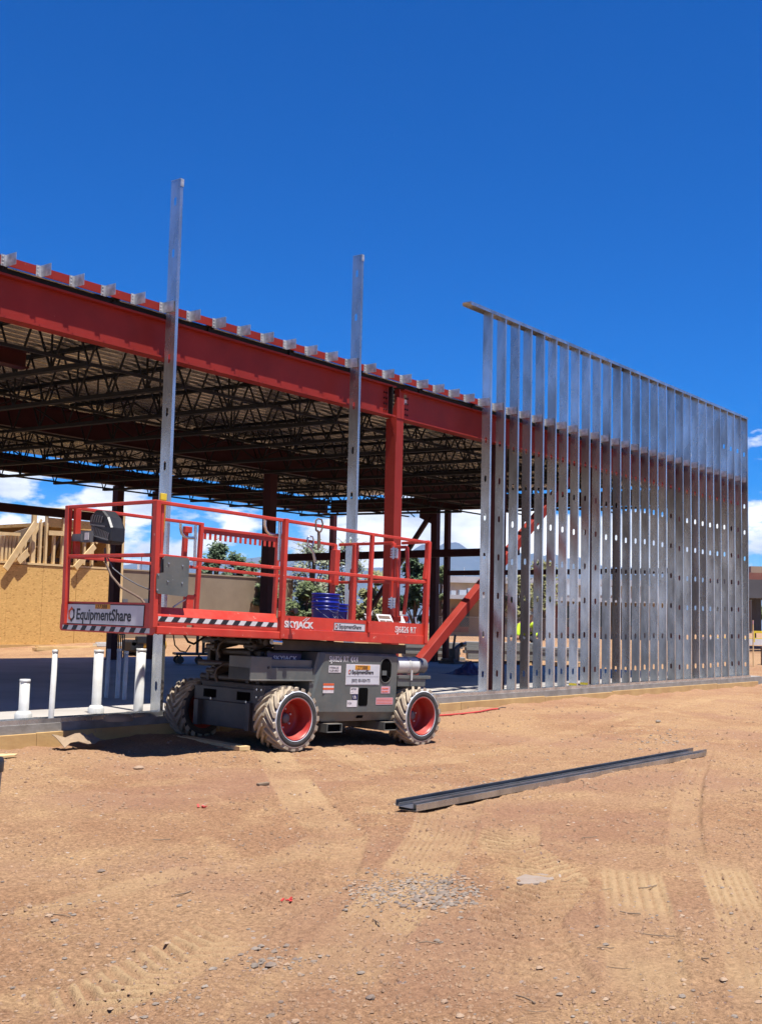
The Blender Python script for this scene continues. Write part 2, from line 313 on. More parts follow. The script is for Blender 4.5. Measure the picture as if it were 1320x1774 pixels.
# ------------------------------------------------------------------ noise field
_T = RNG.random((256, 256))
def vnoise(x, y):
    xi = np.floor(x).astype(int); yi = np.floor(y).astype(int); fx = x-xi; fy = y-yi
    fx = fx*fx*(3-2*fx); fy = fy*fy*(3-2*fy); g = lambda a, b: _T[a & 255, b & 255]
    return (g(xi,yi)*(1-fx)+g(xi+1,yi)*fx)*(1-fy)+(g(xi,yi+1)*(1-fx)+g(xi+1,yi+1)*fx)*fy-.5
def fbm(x, y, f, o, g=.5):
    r = 0; a = 1
    for k in range(o): r = r+a*vnoise(x*f+17.3*k, y*f+9.1*k); f *= 2.03; a *= g
    return r
def sst(x, a, b): t = np.clip((x-a)/(b-a), 0, 1); return t*t*(3-2*t)
def gbase(x, y):
    x = np.asarray(x, float); y = np.asarray(y, float)
    z = -.205 + 0*x
    z = z - .045*sst(-y, .3, 2.5) - .055*np.exp(-((x-5)**2/5+(y+2.2)**2/3))
    beyond = np.maximum(sst(y, 15.0, 16.5), sst(x, 20.4, 23.5)*sst(y, -3, 3))
    z = z + .12*beyond
    d = (x+6.6)*.79+(y+9.5)*.61
    z = z + .34*sst(d, 30, 38)
    return z

# ------------------------------------------------------------------ ground
def ground():
    def ax(segs):
        out_ = []
        for a, b, st in segs: out_ += list(np.arange(a, b-1e-9, st))
        return np.array(out_)
    far = [60, 90, 150, 300, 700, 1500, 4000, 9000]
    xs = ax([(-9,-5.2,.12), (-5.2,1.4,.0135), (1.4,8,.03), (8,21,.06), (21,50,.5)]); xs = np.concatenate([[-v for v in far[::-1]], [-30,-15], xs, far])
    ys = ax([(-10,-8.3,.1), (-8.3,-3.6,.0135), (-3.6,.15,.026), (.15,1,.3), (1,14.5,2.5), (14.5,45,.5)]); ys = np.concatenate([[-v for v in far[::-1]], [-30,-15], ys, far])
    X, Y = np.meshgrid(xs, ys); Z = gbase(X, Y)
    nearm = sst(X,-9,-7)*(1-sst(X,22,26))*sst(Y,-13,-10)*(1-sst(Y,-.05,.12))
    h = .05*fbm(X,Y,.35,2)+.016*fbm(X,Y,1.9,3)
    cl = fbm(X,Y,9,4,.55); h = h + .010*cl + .022*np.clip(fbm(X+31,Y-12,5.3,3)-.2,0,1)
    h = h + .0085*fbm(X,Y,37,2,.6)
    dust = np.zeros_like(X); dark_soil = np.zeros_like(X); groove_dark = np.zeros_like(X)
    def track(px, wd, kind, depth=.012, pitch=.085, dst=.5, z0=-.25):
        nonlocal h, dust
        P = np.array([onZ(z0, a, b)[:2] for a, b in px]); acc = 0
        best = np.full(X.shape, 9e9); S = np.zeros_like(X); D = np.zeros_like(X)
        for a, b in zip(P[:-1], P[1:]):
            L = np.hypot(*(b-a)); t = (b-a)/L; u = (X-a[0])*t[0]+(Y-a[1])*t[1]; uc = np.clip(u, 0, L)
            dx = X-a[0]-uc*t[0]; dy = Y-a[1]-uc*t[1]; dd = dx*dx+dy*dy; m = dd < best
            best[m] = dd[m]; S[m] = (acc+uc)[m]; D[m] = (-dx*t[1]+dy*t[0])[m]; acc += L
        dist = np.sqrt(best); inn = (1-sst(dist, wd*.46, wd*.54))*sst(S, 0, .35)*(1-sst(S, acc-.35, acc))
        fade = np.clip(.45+1.6*fbm(X+5, Y+3, 1.3, 3), 0, 1)
        if kind == 'chev':
            ph = ((S+np.abs(D)*.75)/pitch) % 1; pat = sst(ph,.0,.16)*(1-sst(ph,.42,.62))
        elif kind == 'long':
            ph = (D/(wd/6)) % 1; q = ((S+.013*np.floor(D/(wd/6)))/.04) % 1; pat = 1-np.exp(-((ph-.5)/.14)**2)*(.35+.65*(q < .5))
        else:
            ph = (D/(wd/2.6)) % 1; q = ((S+D*.4)/.05) % 1; pat = .5*(sst(ph,.2,.3)*(1-sst(ph,.7,.8)))*(q < .55)
        h = h*(1-inn*.5) - inn*depth*.4 + inn*fade*(2.3 if kind == 'chev' else 1.6)*depth*(pat-.35)
        groove_dark[...] = np.maximum(groove_dark, inn*fade*(1-pat)*(.5 if kind == 'chev' else .35)); h = h + np.exp(-((dist-wd*.55)/.03)**2)*.006*sst(S,0,.3)  # tread grooves coloured darker than the raised pattern
        dust = np.maximum(dust, inn*dst*np.clip(.6+1.2*fbm(X,Y,2.1,3),0,1)*(.55+.45*pat*fade) + inn*.25*pat*fade)
    track([(470,1300),(500,1350),(535,1400),(590,1450),(560,1520),(470,1570),(360,1640),(200,1720),(60,1774)], .34, 'chev', .015, .09, .75)
    track([(890,1420),(880,1470),(960,1530),(900,1600),(930,1680),(1020,1774)], .36, 'chev', .018, .10, .75)
    track([(760,1390),(740,1450),(660,1560),(560,1660),(430,1774)], .22, 'long', .012, .1, .9)
    track([(820,1380),(790,1460),(720,1560),(640,1660),(540,1774)], .20, 'long', .010, .1, .8)
    track([(1225,1290),(1200,1350),(1188,1410),(1190,1500)], .20, 'fine', .014, .1, .8)
    track([(1090,1500),(1110,1600),(1120,1700),(1130,1774)], .30, 'long', .011, .1, .7)
    track([(1240,1480),(1290,1600),(1340,1774)], .24, 'long', .011, .1, .7)
    track([(-20,1600),(120,1570),(330,1510),(460,1500),(620,1430)], .2, 'long', .011, .1, .7)
    track([(560,1290),(640,1330),(760,1320),(900,1290),(1100,1240),(1250,1210)], .32, 'chev', .014, .1, .5)
    dark_soil = np.clip(np.clip(fbm(X-4,Y+8,.8,4)-.04,0,1)*1.2, 0, .5)*(1-dust)
    dark_soil = np.maximum(dark_soil, groove_dark)
    # disturbed redder strip along the foundation
    dark_soil = np.maximum(dark_soil, .35*(1-sst(-Y,.2,1.1))*(Y < .2))
    bank = .035*(1-sst(-Y,.03,.35))*np.clip(.6+1.5*fbm(X,Y,2.2,3),0,2)*(Y < .2)
    Z = Z + (h+bank)*nearm
    far_m = 1-nearm
    Z = Z + far_m*.02*fbm(X,Y,1.1,3)*(np.abs(X) < 60)*((Y > 15.4)|(Y < 0)|(X > 20.6))
    Z = np.where((Y > .12)&(Y < 15.1)&(X < 20.2)&(X > -60), Z-.05, Z)
    # depression and shallow drift round the wheels
    v = np.stack([X.ravel(), Y.ravel(), Z.ravel()], 1); nx, ny = len(xs), len(ys)
    i = np.arange(ny-1)[:,None]*nx+np.arange(nx-1)[None,:]; q = np.stack([i, i+1, i+nx+1, i+nx], -1).reshape(-1,4)
    me = bpy.data.meshes.new('ground'); me.vertices.add(len(v)); me.vertices.foreach_set('co', v.ravel()); me.loops.add(q.size); me.loops.foreach_set('vertex_index', q.ravel().astype(np.int32))
    me.polygons.add(len(q)); me.polygons.foreach_set('loop_start', np.arange(0, q.size, 4, dtype=np.int32)); me.polygons.foreach_set('loop_total', np.full(len(q), 4, dtype=np.int32))
    me.polygons.foreach_set('use_smooth', np.ones(len(q), bool)); me.update(calc_edges=True)
    for nm, arr in (('dust', dust*nearm), ('dark_soil', dark_soil*nearm)):
        a = me.attributes.new(nm, 'FLOAT', 'POINT'); a.data.foreach_set('value', arr.ravel().astype(np.float32))
    me.materials.append(M['dirt']); o = bpy.data.objects.new('ground', me); COL.objects.link(o); tag(o, kind='structure')
    return xs, ys, Z
GX, GY, GZ = ground()
def gz(x, y):
    i = int(np.clip(np.searchsorted(GX, x)-1, 0, len(GX)-2)); j = int(np.clip(np.searchsorted(GY, y)-1, 0, len(GY)-2))
    tx = (x-GX[i])/(GX[i+1]-GX[i]); ty = (y-GY[j])/(GY[j+1]-GY[j])
    return float((GZ[j,i]*(1-tx)+GZ[j,i+1]*tx)*(1-ty)+(GZ[j+1,i]*(1-tx)+GZ[j+1,i+1]*tx)*ty)

# mountains
def mountains():
    rid = [(-700,1000),(-300,992),(100,985),(240,977),(300,978),(420,970),(460,966),(520,972),(600,985),(700,986),(760,978),(790,973),(815,978),(850,990),(900,990),(950,985),(1000,972),(1050,982),(1150,990),(1250,994),(1400,992),(2000,1000)]
    rx = [a for a, b in rid]; ry = [b for a, b in rid]; na, nr = 420, 40; vs = []; fs = []
    for i in range(na):
        px = -700+2700*i/(na-1); ty = np.interp(px, rx, ry); P = atD(px, ty, 7000); hr = P.z
        base = Vector((P.x-CAMP.x, P.y-CAMP.y)); 
        for j in range(nr):
            t = j/(nr-1); q = base*(.55+.6*t); k = math.exp(-((t-.75)/.28)**2)
            nzv = float(fbm(np.array(q.x+900), np.array(q.y), 1/900, 6, .55)); 
            z = max(0, hr*k*(1+ (.9*nzv if t < .7 else .25*nzv)))*min(1, t*5)
            vs.append((CAMP.x+q.x, CAMP.y+q.y, z-2))
    for i in range(na-1):
        for j in range(nr-1): fs.append((i*nr+j, i*nr+j+1, (i+1)*nr+j+1, (i+1)*nr+j))
    b = MB(); b.add(vs, fs, True); M['mount'] = mat('haze_tinted_forest', (.045,.07,.10), (.08,.10,.12), rough=1, scale=.004, det=9, bump=0)  # forest colour with the blue of distance haze mixed in
    tag(b.build('mountains', 'mount', fixn=False), kind='structure')
mountains()

# slab and foundation
b = MB(); b.box(-40, 20.25, 0, 14.25, -.3, 0); tag(b.build('concrete_slab', 'concrete'), kind='structure')
b = MB(); b.box(-40, 20.4, -.022, -.001, -.34, -.012); tag(b.build('foundation_edge', 'found'), kind='structure')
b = MB()
x = -30
while x < 19.6:
    L = 2.44 if x > -3 else 4; b.box(x, x+L-.006, -.058+.004*math.sin(x*3), -.024, -.34, -.098+.01*math.sin(x*1.7)); x += L
tag(b.build('foundation_form_board', 'ochre', bevel=.004), kind='structure')

# ------------------------------------------------------------------ steel studs
SP = .4064; WEB = .152
HZ0 = .286
def c_stud(b, x0, z0, z1, ph=0.0, depth=WEB, fl=.041, y0=0, zh=9):
    """C profile: web at x0, flanges towards +x; punched slots every 24 in"""
    ys_ = [y0, y0+depth/2-.019, y0+depth/2+.019, y0+depth]; lv = [z0]; holes = []
    z = HZ0+ph
    while z-.06 < z0: z += .6
    while z+.055 < min(z1-.05, zh):
        lv += [z-.05, z-.034, z+.034, z+.05]; holes.append(z); z += .596
    lv.append(z1)
    g = {}; 
    def V(i, j): return (x0, ys_[i], lv[j])
    k = 0
    for j in range(len(lv)-1):
        b.add([V(0,j),V(1,j),V(1,j+1),V(0,j+1)], [(0,1,2,3)]); b.add([V(2,j),V(3,j),V(3,j+1),V(2,j+1)], [(0,1,2,3)])
        inside = any(abs((lv[j]+lv[j+1])/2-hz) < .051 for hz in holes)
        if not inside: b.add([V(1,j),V(2,j),V(2,j+1),V(1,j+1)], [(0,1,2,3)])
        else:
            mid = (lv[j]+lv[j+1])/2; hz = min(holes, key=lambda q: abs(q-mid))
            if mid < hz-.034: 
                b.add([V(1,j),(x0,ys_[1]+.011,lv[j]),V(1,j+1)], [(0,1,2)]); b.add([V(2,j),V(2,j+1),(x0,ys_[2]-.011,lv[j])], [(0,1,2)])
            elif mid > hz+.034:
                b.add([V(1,j),(x0,ys_[1]+.011,lv[j+1]),V(1,j+1)], [(0,1,2)]); b.add([V(2,j),V(2,j+1),(x0,ys_[2]-.011,lv[j+1])], [(0,1,2)])
    for yy, s_ in ((y0, 1), (y0+depth, -1)):
        b.quad((x0,yy,z0),(x0+fl,yy,z0),(x0+fl,yy,z1),(x0,yy,z1))
        b.quad((x0+fl,yy,z0),(x0+fl,yy+s_*.012,z0),(x0+fl,yy+s_*.012,z1),(x0+fl,yy,z1))
H = 5.90
wall = empty('metal_stud_wall', (SP*21, 0, 0), 'tall run of closely spaced galvanized steel studs standing at the right end of the building', 'stud wall')
def inw(o): o.parent = wall; o.matrix_parent_inverse = wall.matrix_basis.inverted() if False else Matrix.Translation(-Vector(wall.location)); return o
random.seed(3)
for i in range(21, 49):
    b = MB(); dx = random.uniform(-.006,.006); c_stud(b, SP*i+dx, .003, H-.003, random.uniform(-.018,.018)+(.0 if i not in (23,24) else -.03), zh=(4.3 if i < 45 else 5.6))
    inw(b.build('stud', 'galv', solid=.0016, fixn=False))
b = MB(); b.box(SP*19.55, SP*48+.07, -.003, WEB+.003, H, H+.003); b.box(SP*19.55, SP*48+.07, -.0045, -.003, H-.05, H+.003); b.box(SP*19.55, SP*48+.07, WEB+.003, WEB+.0045, H-.05, H+.003)
inw(b.build('top_track', 'galv'))
b = MB(); b.box(-12, SP*48+.1, -.004, WEB+.004, .001, .0025); b.box(-12, SP*48+.1, -.0055, -.004, -.012, .034); b.box(-12, SP*48+.1, WEB+.004, WEB+.0055, .001, .034)
inw(b.build('bottom_track', 'galv'))
b = MB()
for i in (28, 29): b.box(SP*i-.004, SP*i-.0025, .003, WEB-.003, .036, .075)
inw(b.build('yellow_paint_mark', 'yellow'))
for i, lab, top in ((5, 'lone tall galvanized stud rising beside the front corner of the scissor lift', 5.91), (13, 'lone tall galvanized stud rising between the lift railing and the red column', 5.915)):
    s = empty('steel_stud', (SP*i, 0, .003), lab, 'steel stud', 'lone studs fixed to the building front')
    b = MB(); c_stud(b, 0, 0, top-.003, .01); o = b.build('stud_channel', 'galv', s, solid=.0018, fixn=False)
    b = MB(); b.box(-.003, .046, -.004, WEB+.003, top-.004, top-.001); b.box(-.003,.046,-.0055,-.004,top-.09,top-.002); b.build('top_clip', 'clip', s)

# ------------------------------------------------------------------ the steel building
bld = empty('steel_frame_building', (0, 0, 0), 'open red steel frame building with corrugated roof deck and bar joists on a concrete slab', 'building')
XL, XR, YF = -5.0, 19.9, 12.8
SL = .0208
def dz(y): return SL*(y-.3)
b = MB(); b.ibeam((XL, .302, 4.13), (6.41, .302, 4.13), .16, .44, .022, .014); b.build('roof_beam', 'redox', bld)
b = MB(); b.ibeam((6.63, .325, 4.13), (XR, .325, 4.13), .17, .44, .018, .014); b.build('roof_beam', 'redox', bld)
b = MB(); b.ibeam((XL, YF, 4.40), (XR, YF, 4.40), .18, .38, .02, .012); b.build('roof_beam', 'redox_shaded', bld)
b = MB(); b.ibeam((XR, .5, 4.16), (XR, YF-.12, 4.16+dz(YF)), .18, .36, .02, .012); b.build('roof_beam', 'redox_shaded', bld)
b = MB(); b.ibeam((XL, 6.5, 4.24), (XR-.12, 6.5, 4.24), .2, .44, .02, .012); b.build('roof_beam', 'redox_shaded', bld)
b = MB(); b.ibeam((-5, 1.72, 3.92), (1.35, 1.72, 3.92), .16, .20, .014, .012); b.build('roof_beam', 'redox_shaded', bld)
b = MB(); b.ibeam((8.7, YF+.1, 4.46), (8.7, 22, 4.62), .18, .38, .02, .012); b.build('roof_beam', 'redox_shaded', bld)
b = MB(); b.ibeam((XL, YF, 3.385), (11.85, YF, 3.385), .15, .19, .014, .012); b.build('girt', 'redox_shaded', bld)
P1 = onY(12.8, 463, 967); P2 = onX(19.95, 900, 955)
b = MB(); b.bar(P1, P2, .12, .20); b.build('girt', 'redox_shaded', bld)
P1 = onX(19.9, 776, 993); P2 = onX(19.9, 1160, 989)
b = MB(); b.bar(P1, P2, .10, .13); b.build('girt', 'redox_shaded', bld)
# edge angle
b = MB(); b.box(XL, XR+.1, .188, .2, 4.415, 4.505); b.box(XL, XR+.1, .2, .34, 4.495, 4.505); b.build('edge_angle', 'redox', bld)
b = MB(); b.box(XL, XR+.1, .26, .40, 4.353, 4.412); b.build('beam_packer', 'dark_steel', bld)
# roof deck
def deck(x0, x1, y0, y1, name='roof_deck'):
    b = MB(); y = y0; pts = []
    while y < y1:
        for dy, h in ((0,0),(.055,0),(.066,.075),(.192,.075),(.203,0)): pts.append((y+dy, 4.452+dz(y+dy)+h))
        y += .203
    n = len(pts); nx = 2; vs = [(x, p[0], p[1]) for x in (x0, x1) for p in pts]
    b.add(vs, [(i, i+1, n+i+1, n+i) for i in range(n-1)]); b.build(name, 'galv_old', bld, solid=.0015, fixn=False)
deck(XL, XR+.05, .345, YF+.2); deck(XL, 8.8, YF+.36, 22)
# bar joists
def joist(x, y0, y1, ztop0, depth=.66):
    b = MB(); zt = lambda y: 4.447+dz(y)-.03
    zb = lambda y: zt(y)-depth
    for s_ in (-.022, .022): 
        b.bar((x+s_, y0, zt(y0)), (x+s_, y1, zt(y1)), .035, .05)
        b.bar((x+s_, y0+.42, zb(y0+.42)), (x+s_, y1-.42, zb(y1-.42)), .035, .05)
    b.box(x-.05, x+.05, y0, y0+.12, 4.352+dz(y0), zt(y0)-.026)
    ya = y0+.42; b.tube((x, y0+.1, zt(y0)), (x, ya, zb(ya)), .014, n=6)
    n = int((y1-y0-.84)/.61); st = (y1-y0-.84)/n
    for k in range(n):
        p, q = ya+k*st, ya+(k+1)*st; m_ = (p+q)/2
        b.bar((x, p, zb(p)), (x, m_, zt(m_)), .020, .020); b.bar((x, m_, zt(m_)), (x, q, zb(q)), .020, .020)
        if k % 2 == 0: b.bar((x, q, zb(q)), (x, q, zt(q)), .018, .018)
    b.tube((x, y1-.1, zt(y1)), (x, y1-.42, zb(y1-.42)), .014, n=6)
    return b
k = -4
while True:
    x = 1.41+1.405*k
    if x > XR-.4: break
    if x > XL+.2:
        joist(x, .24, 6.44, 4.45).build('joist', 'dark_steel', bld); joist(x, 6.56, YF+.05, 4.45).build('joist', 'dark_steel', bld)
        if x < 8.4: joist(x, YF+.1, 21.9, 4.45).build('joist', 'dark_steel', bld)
    k += 1
for y in (.78, 3.4, 6.0, 7.1, 9.6, 12.3):
    b = MB(); b.bar((XL, y, 4.417+dz(y)-.66+.03), (XR-.3, y, 4.417+dz(y)-.66+.03), .03, .035); b.build('bridging', 'dark_steel', bld)
for y in (4.8, 9.4):
    b = MB(); zc = 4.40+dz(y)
    xk = 1.41-1.405*4
    while xk+1.405 < XR-.2:
        b.bar((xk, y, zc-.62), (xk+1.405, y, zc-.05), .02, .02); b.bar((xk, y+.05, zc-.05), (xk+1.405, y+.05, zc-.62), .02, .02); xk += 1.405
    b.build('bridging', 'dark_steel', bld)
# columns
def col(x, y, z1, s=.2, m='redox_shaded', z0=0, base=True):
    b = MB(); b.box(x-s/2, x+s/2, y-s/2, y+s/2, z0+(.02 if base else 0), z1)
    if base: b.box(x-s/2-.07, x+s/2+.07, y-s/2-.07, y+s/2+.07, z0+.001, z0+.021)
    return b.build('column', m, bld, bevel=.006)
c = col(6.515, .32, 3.905, .178, 'redox')
b = MB(); b.box(6.43, 6.60, .222, .235, 3.905, 4.20); b.add([(6.43,.223,4.20),(6.43,.223,3.55),(6.41,.34,3.91)], [(0,1,2)]); b.box(6.50,6.52,.237,.32,3.93,4.33); b.build('column_cap_plate', 'redox', bld)
b = MB(); b.box(6.30, 6.315, .208, .277, 3.935, 4.325); b.build('stiffener', 'dark_steel', bld)
for bx_ in (6.22, 6.27, 6.75, 6.80):
    for bz in (4.0, 4.08, 4.16, 4.24):
        yf = .295 if bx_ < 6.5 else .318; b = MB(); b.tube((bx_, yf, bz), (bx_, yf-.016, bz), .013, n=6); b.build('bolt', 'redox_shaded', bld)
col(9.33, .34, 3.905, .2, 'redox_shaded'); col(12.55, .34, 3.905, .2, 'redox_shaded'); col(16.2, .34, 3.905, .2, 'redox_shaded'); col(19.8, .42, 3.905, .2, 'redox_shaded')
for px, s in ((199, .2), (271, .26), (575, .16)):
    P = onY(12.8, px, 1000); col(P.x, 12.8, 4.2, s, 'redox_shaded')
P = onY(6.5, 463.5, 1000); col(P.x, 6.5, 4.02, .2, 'redox_shaded')
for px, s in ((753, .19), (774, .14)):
    P = onX(19.9, px, 1000); col(19.9, P.y, 3.98+dz(P.y), s, 'redox_shaded')
P = onX(19.9, 745, 893); Q = onX(19.9, 636, 1064); b = MB(); b.bar(P, Q, .1, .12); b.build('brace', 'redox_shaded', bld)
b = MB(); b.prism([(P.y-.25, P.z+.2), (P.y+.35, P.z+.2), (P.y+.35, P.z-.05), (P.y-.2, P.z-.3)], 0, 19.88, 19.9); b.build('gusset_plate', 'redox_shaded', bld)
b = MB(); P = Vector((7.0, .50, .12)); Q = Vector((12.4, .50, 3.98)); b.bar(P, Q, .14, .15); b.build('brace', 'redox', bld, bevel=.008)
b = MB(); b.prism([(6.63,.02),(7.25,.02),(7.35,.32),(7.15,.5),(6.63,.5)], 1, .42, .432); b.build('gusset_plate', 'redox', bld)
# stud clips on the roof edge
for i in range(-6, 49):
    b = MB(); x = SP*i-.012; z = 4.395+random.uniform(-.004,.004); w2 = .0
    b.box(x-.0025, x, .022, .188, z, z+.122); b.box(x-.06, x-.0025, .184, .1875, z+.004, z+.118)
    b.mat(1)
    for q in (.03,.065,.1): b.tube((x-.04, .1865, z+q), (x-.04, .176, z+q), .007, n=6)
    b.build('stud_clip', ['clip','white'], bld)
# labels stuck on the beam, hanging tag
b = MB(); P = onY(.317, 702, 690); b.box(P.x-.035, P.x+.035, .315, .3175, P.z-.09, P.z-.02); b.mat(1); b.box(P.x-.035, P.x+.035, .315, .3175, P.z-.02, P.z+.05); b.build('beam_label', ['paper','stucco'], bld)

# ------------------------------------------------------------------ scissor lift
LO = Vector((.551, -1.509, -.199)); LA = Vector((.9947, -.0999, -.026)).normalized(); LB = Vector((.0999, .9949, .007)); LB = (LB-LA*LA.dot(LB)).normalized(); LN = LA.cross(LB)
LM = Matrix((( LA.x, LB.x, LN.x), (LA.y, LB.y, LN.y), (LA.z, LB.z, LN.z)))
lift = empty('scissor_lift', LO, 'red and grey rough terrain scissor lift with extended railed platform and dusty knobbly tyres', 'scissor lift', rot=LM.to_euler())
def lp(ax, v, x, y):           # survey a sight line against a plane of the lift
    o = LM.transposed() @ (CAMP-LO); d = LM.transposed() @ ray(x, y); t = (v-o[ax])/d[ax]; return o+d*t
def lw(a, b, h): return LO + LM @ Vector((a, b, h))
def rail(b, pts, s=.033, h=None):
    for p, q in zip(pts[:-1], pts[1:]): b.bar(p, q, s, h or s)
    return b
# deck and toe boards
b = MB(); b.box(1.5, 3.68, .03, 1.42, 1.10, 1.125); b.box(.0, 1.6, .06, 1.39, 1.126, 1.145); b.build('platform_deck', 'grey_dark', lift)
b = MB(); b.box(1.52, 3.675, -.012, .03, 1.088, 1.188); b.box(1.52, 3.675, 1.42, 1.462, 1.088, 1.188); b.box(3.676, 3.70, -.012, 1.462, 1.088, 1.19)
b.build('platform_frame', 'lift_red', lift, bevel=.004)
b = MB(); b.box(1.52, 2.712, .002, .006, 1.19, 1.318); b.box(2.758, 3.66, .002, .006, 1.19, 1.318); b.box(1.5, 3.66, 1.44, 1.444, 1.19, 1.318); b.box(3.67, 3.674, .0, 1.45, 1.19, 1.318)
b.box(1.52, 2.712, .0065, .03, 1.300, 1.318); b.box(2.758, 3.66, .0065, .03, 1.300, 1.318)
b.build('toe_board', 'lift_red', lift)
b = MB(); b.prism([(-.012,1.245),(.004,1.245),(.05,1.322),(.034,1.33)], 0, -.01, 1.44); b.box(-.01, 1.44, -.012, .0, 1.178, 1.244); b.build('toe_board', 'lift_red', lift, bevel=.003); b = MB(); b.box(-.01,1.44,1.44,1.455,1.15,1.33); b.build('toe_board', 'lift_red', lift, bevel=.003)
b = MB(); b.box(-.01, 1.50, -.022, .02, 1.082, 1.156); b.build('slide_rail', 'lift_red', lift, bevel=.008); b = MB(); b.box(-.01, 1.5, 1.43, 1.47, 1.082, 1.156); b.build('slide_rail', 'lift_red', lift, bevel=.008)
def stripes(P, ux, uy, n_, L, hh, nn, name='hazard_stripe'):
    b = MB(); P = Vector(P); ux = Vector(ux); uy = Vector(uy); n_ = Vector(n_); st = L/nn
    b.mat(0); b.quad(P, P+ux*L, P+ux*L+uy*hh, P+uy*hh)
    b.mat(1); e = n_*.0012; sh = hh*.75
    for k in range(nn):
        x0 = k*st; a0 = max(0, x0); 
        b.quad(P+e+ux*a0, P+e+ux*min(L, x0+st*.5), P+e+ux*min(L, x0+st*.5+sh)+uy*hh, P+e+ux*min(L, a0+sh)+uy*hh)
    return b.build(name, ['white','ink'], lift, fixn=False)
stripes((.0,-.0135,1.199), (1,0,0), (0,0,1), (0,-1,0), 1.43, .044, 10)
# front end plate with sign
FA = -.03
b = MB(); b.prism([(.02,1.072),(1.53,1.072),(1.555,1.10),(1.555,1.33),(1.52,1.36),(.0,1.36),(-.02,1.34),(-.02,1.10)], 0, FA, FA+.012)
b.box(FA+.013, FA+.06, 0, 1.54, 1.09, 1.35); b.build('end_plate', 'lift_red', lift, bevel=.003)
stripes((FA-.0015,1.50,1.086), (0,-1,0), (0,0,1), (-1,0,0), 1.44, .045, 9)
def XT(P): return Matrix.Translation(Vector(P)) @ Matrix(((0,0,-1,0),(-1,0,0,0),(0,1,0,0),(0,0,0,1)))
def YT(P): return Matrix.Translation(Vector(P)) @ Matrix(((1,0,0,0),(0,0,-1,0),(0,1,0,0),(0,0,0,1)))
def plate(name, P, ux, uy, n_, w_, h_, mt, th=.002, frame=None):
    P = Vector(P); ux = Vector(ux); uy = Vector(uy); n_ = Vector(n_); b = MB()
    def sl(o, w2, h2, t0, t1):
        q = [o+n_*t for t in (t0,t1)]; vs = [q[k]+ux*w2*i+uy*h2*j for k in (0,1) for j in (0,1) for i in (0,1)]
        b.add(vs, [(0,2,3,1),(4,5,7,6),(0,1,5,4),(2,6,7,3),(0,4,6,2),(1,3,7,5)])
    if frame: b.mat(1); sl(P, w_, h_, 0, th*.6); b.mat(0); sl(P+ux*.008+uy*.008, w_-.016, h_-.016, th*.6, th)
    else: sl(P, w_, h_, 0, th)
    return b.build(name, [mt]+([frame] if frame else []), lift)
sg = plate('rental_sign', (FA-.002, 1.465, 1.142), (0,-1,0), (0,0,1), (-1,0,0), 1.31, .198, 'sign_white', .004, 'ink')
def gear(par, Mx, R):
    for nm, a0, a1, mt in (('logo_mark', 70, 250, 'orange_red'), ('logo_mark', 250, 430, 'ink')):
        b = MB(); n = 18; vs = []
        for i in range(n+1):
            t = math.radians(a0+(a1-a0)*i/n); ro = R*(1.14 if (i % 6) in (2,3) else .98)
            vs += [Mx @ Vector((math.cos(t)*R*.62*.82, math.sin(t)*R*.62, 0)), Mx @ Vector((math.cos(t)*ro*.82, math.sin(t)*ro, 0))]
        b.add(vs, [(2*i,2*i+1,2*i+3,2*i+2) for i in range(n)]); b.build(nm, mt, par, fixn=False)
gear(sg, XT((FA-.0075, 1.345, 1.235)), .066)
text_mesh('sign_lettering', 'EquipmentShare', .150, 'ink', sg, XT((FA-.0065, 1.265, 1.188)), offset=.0035, xs=.93, sp=1.0)
tg = plate('number_tag', (FA-.0068, .945, 1.294), (0,-1,0), (0,0,1), (-1,0,0), .25, .044, 'orange', .002)
text_mesh('tag_lettering', '127388', .056, 'ink', tg, XT((FA-.0095, .940, 1.296)), offset=0, xs=1.12, sp=1.06)
# side lettering
sk = text_mesh('side_lettering', 'SKYJACK', .088, 'white', lift, YT((1.535, .0005, 1.205)), offset=.0032, xs=1.17, sp=.94)
b = MB()
for k in (0, .035): b.quad((1.775+k,-.0005,1.272),(1.79+k,-.0005,1.272),(1.845+k,-.0005,1.310),(1.835+k,-.0005,1.312))
b.build('side_lettering', 'white', lift, fixn=False)
es = plate('rental_sign', (2.225, .0015, 1.196), (1,0,0), (0,0,1), (0,-1,0), .468, .084, 'sign_white', .003, 'ink_grey')
gear(es, YT((2.262, -.003, 1.240)), .026); text_mesh('sign_lettering', 'EquipmentShare', .062, 'ink', es, YT((2.297, -.0025, 1.222)), offset=.0005, xs=.82)
text_mesh('side_lettering', 'SJ6826 RT', .096, 'white', lift, YT((3.165, .0005, 1.21)), offset=.0006, xs=.84, sp=1.03)

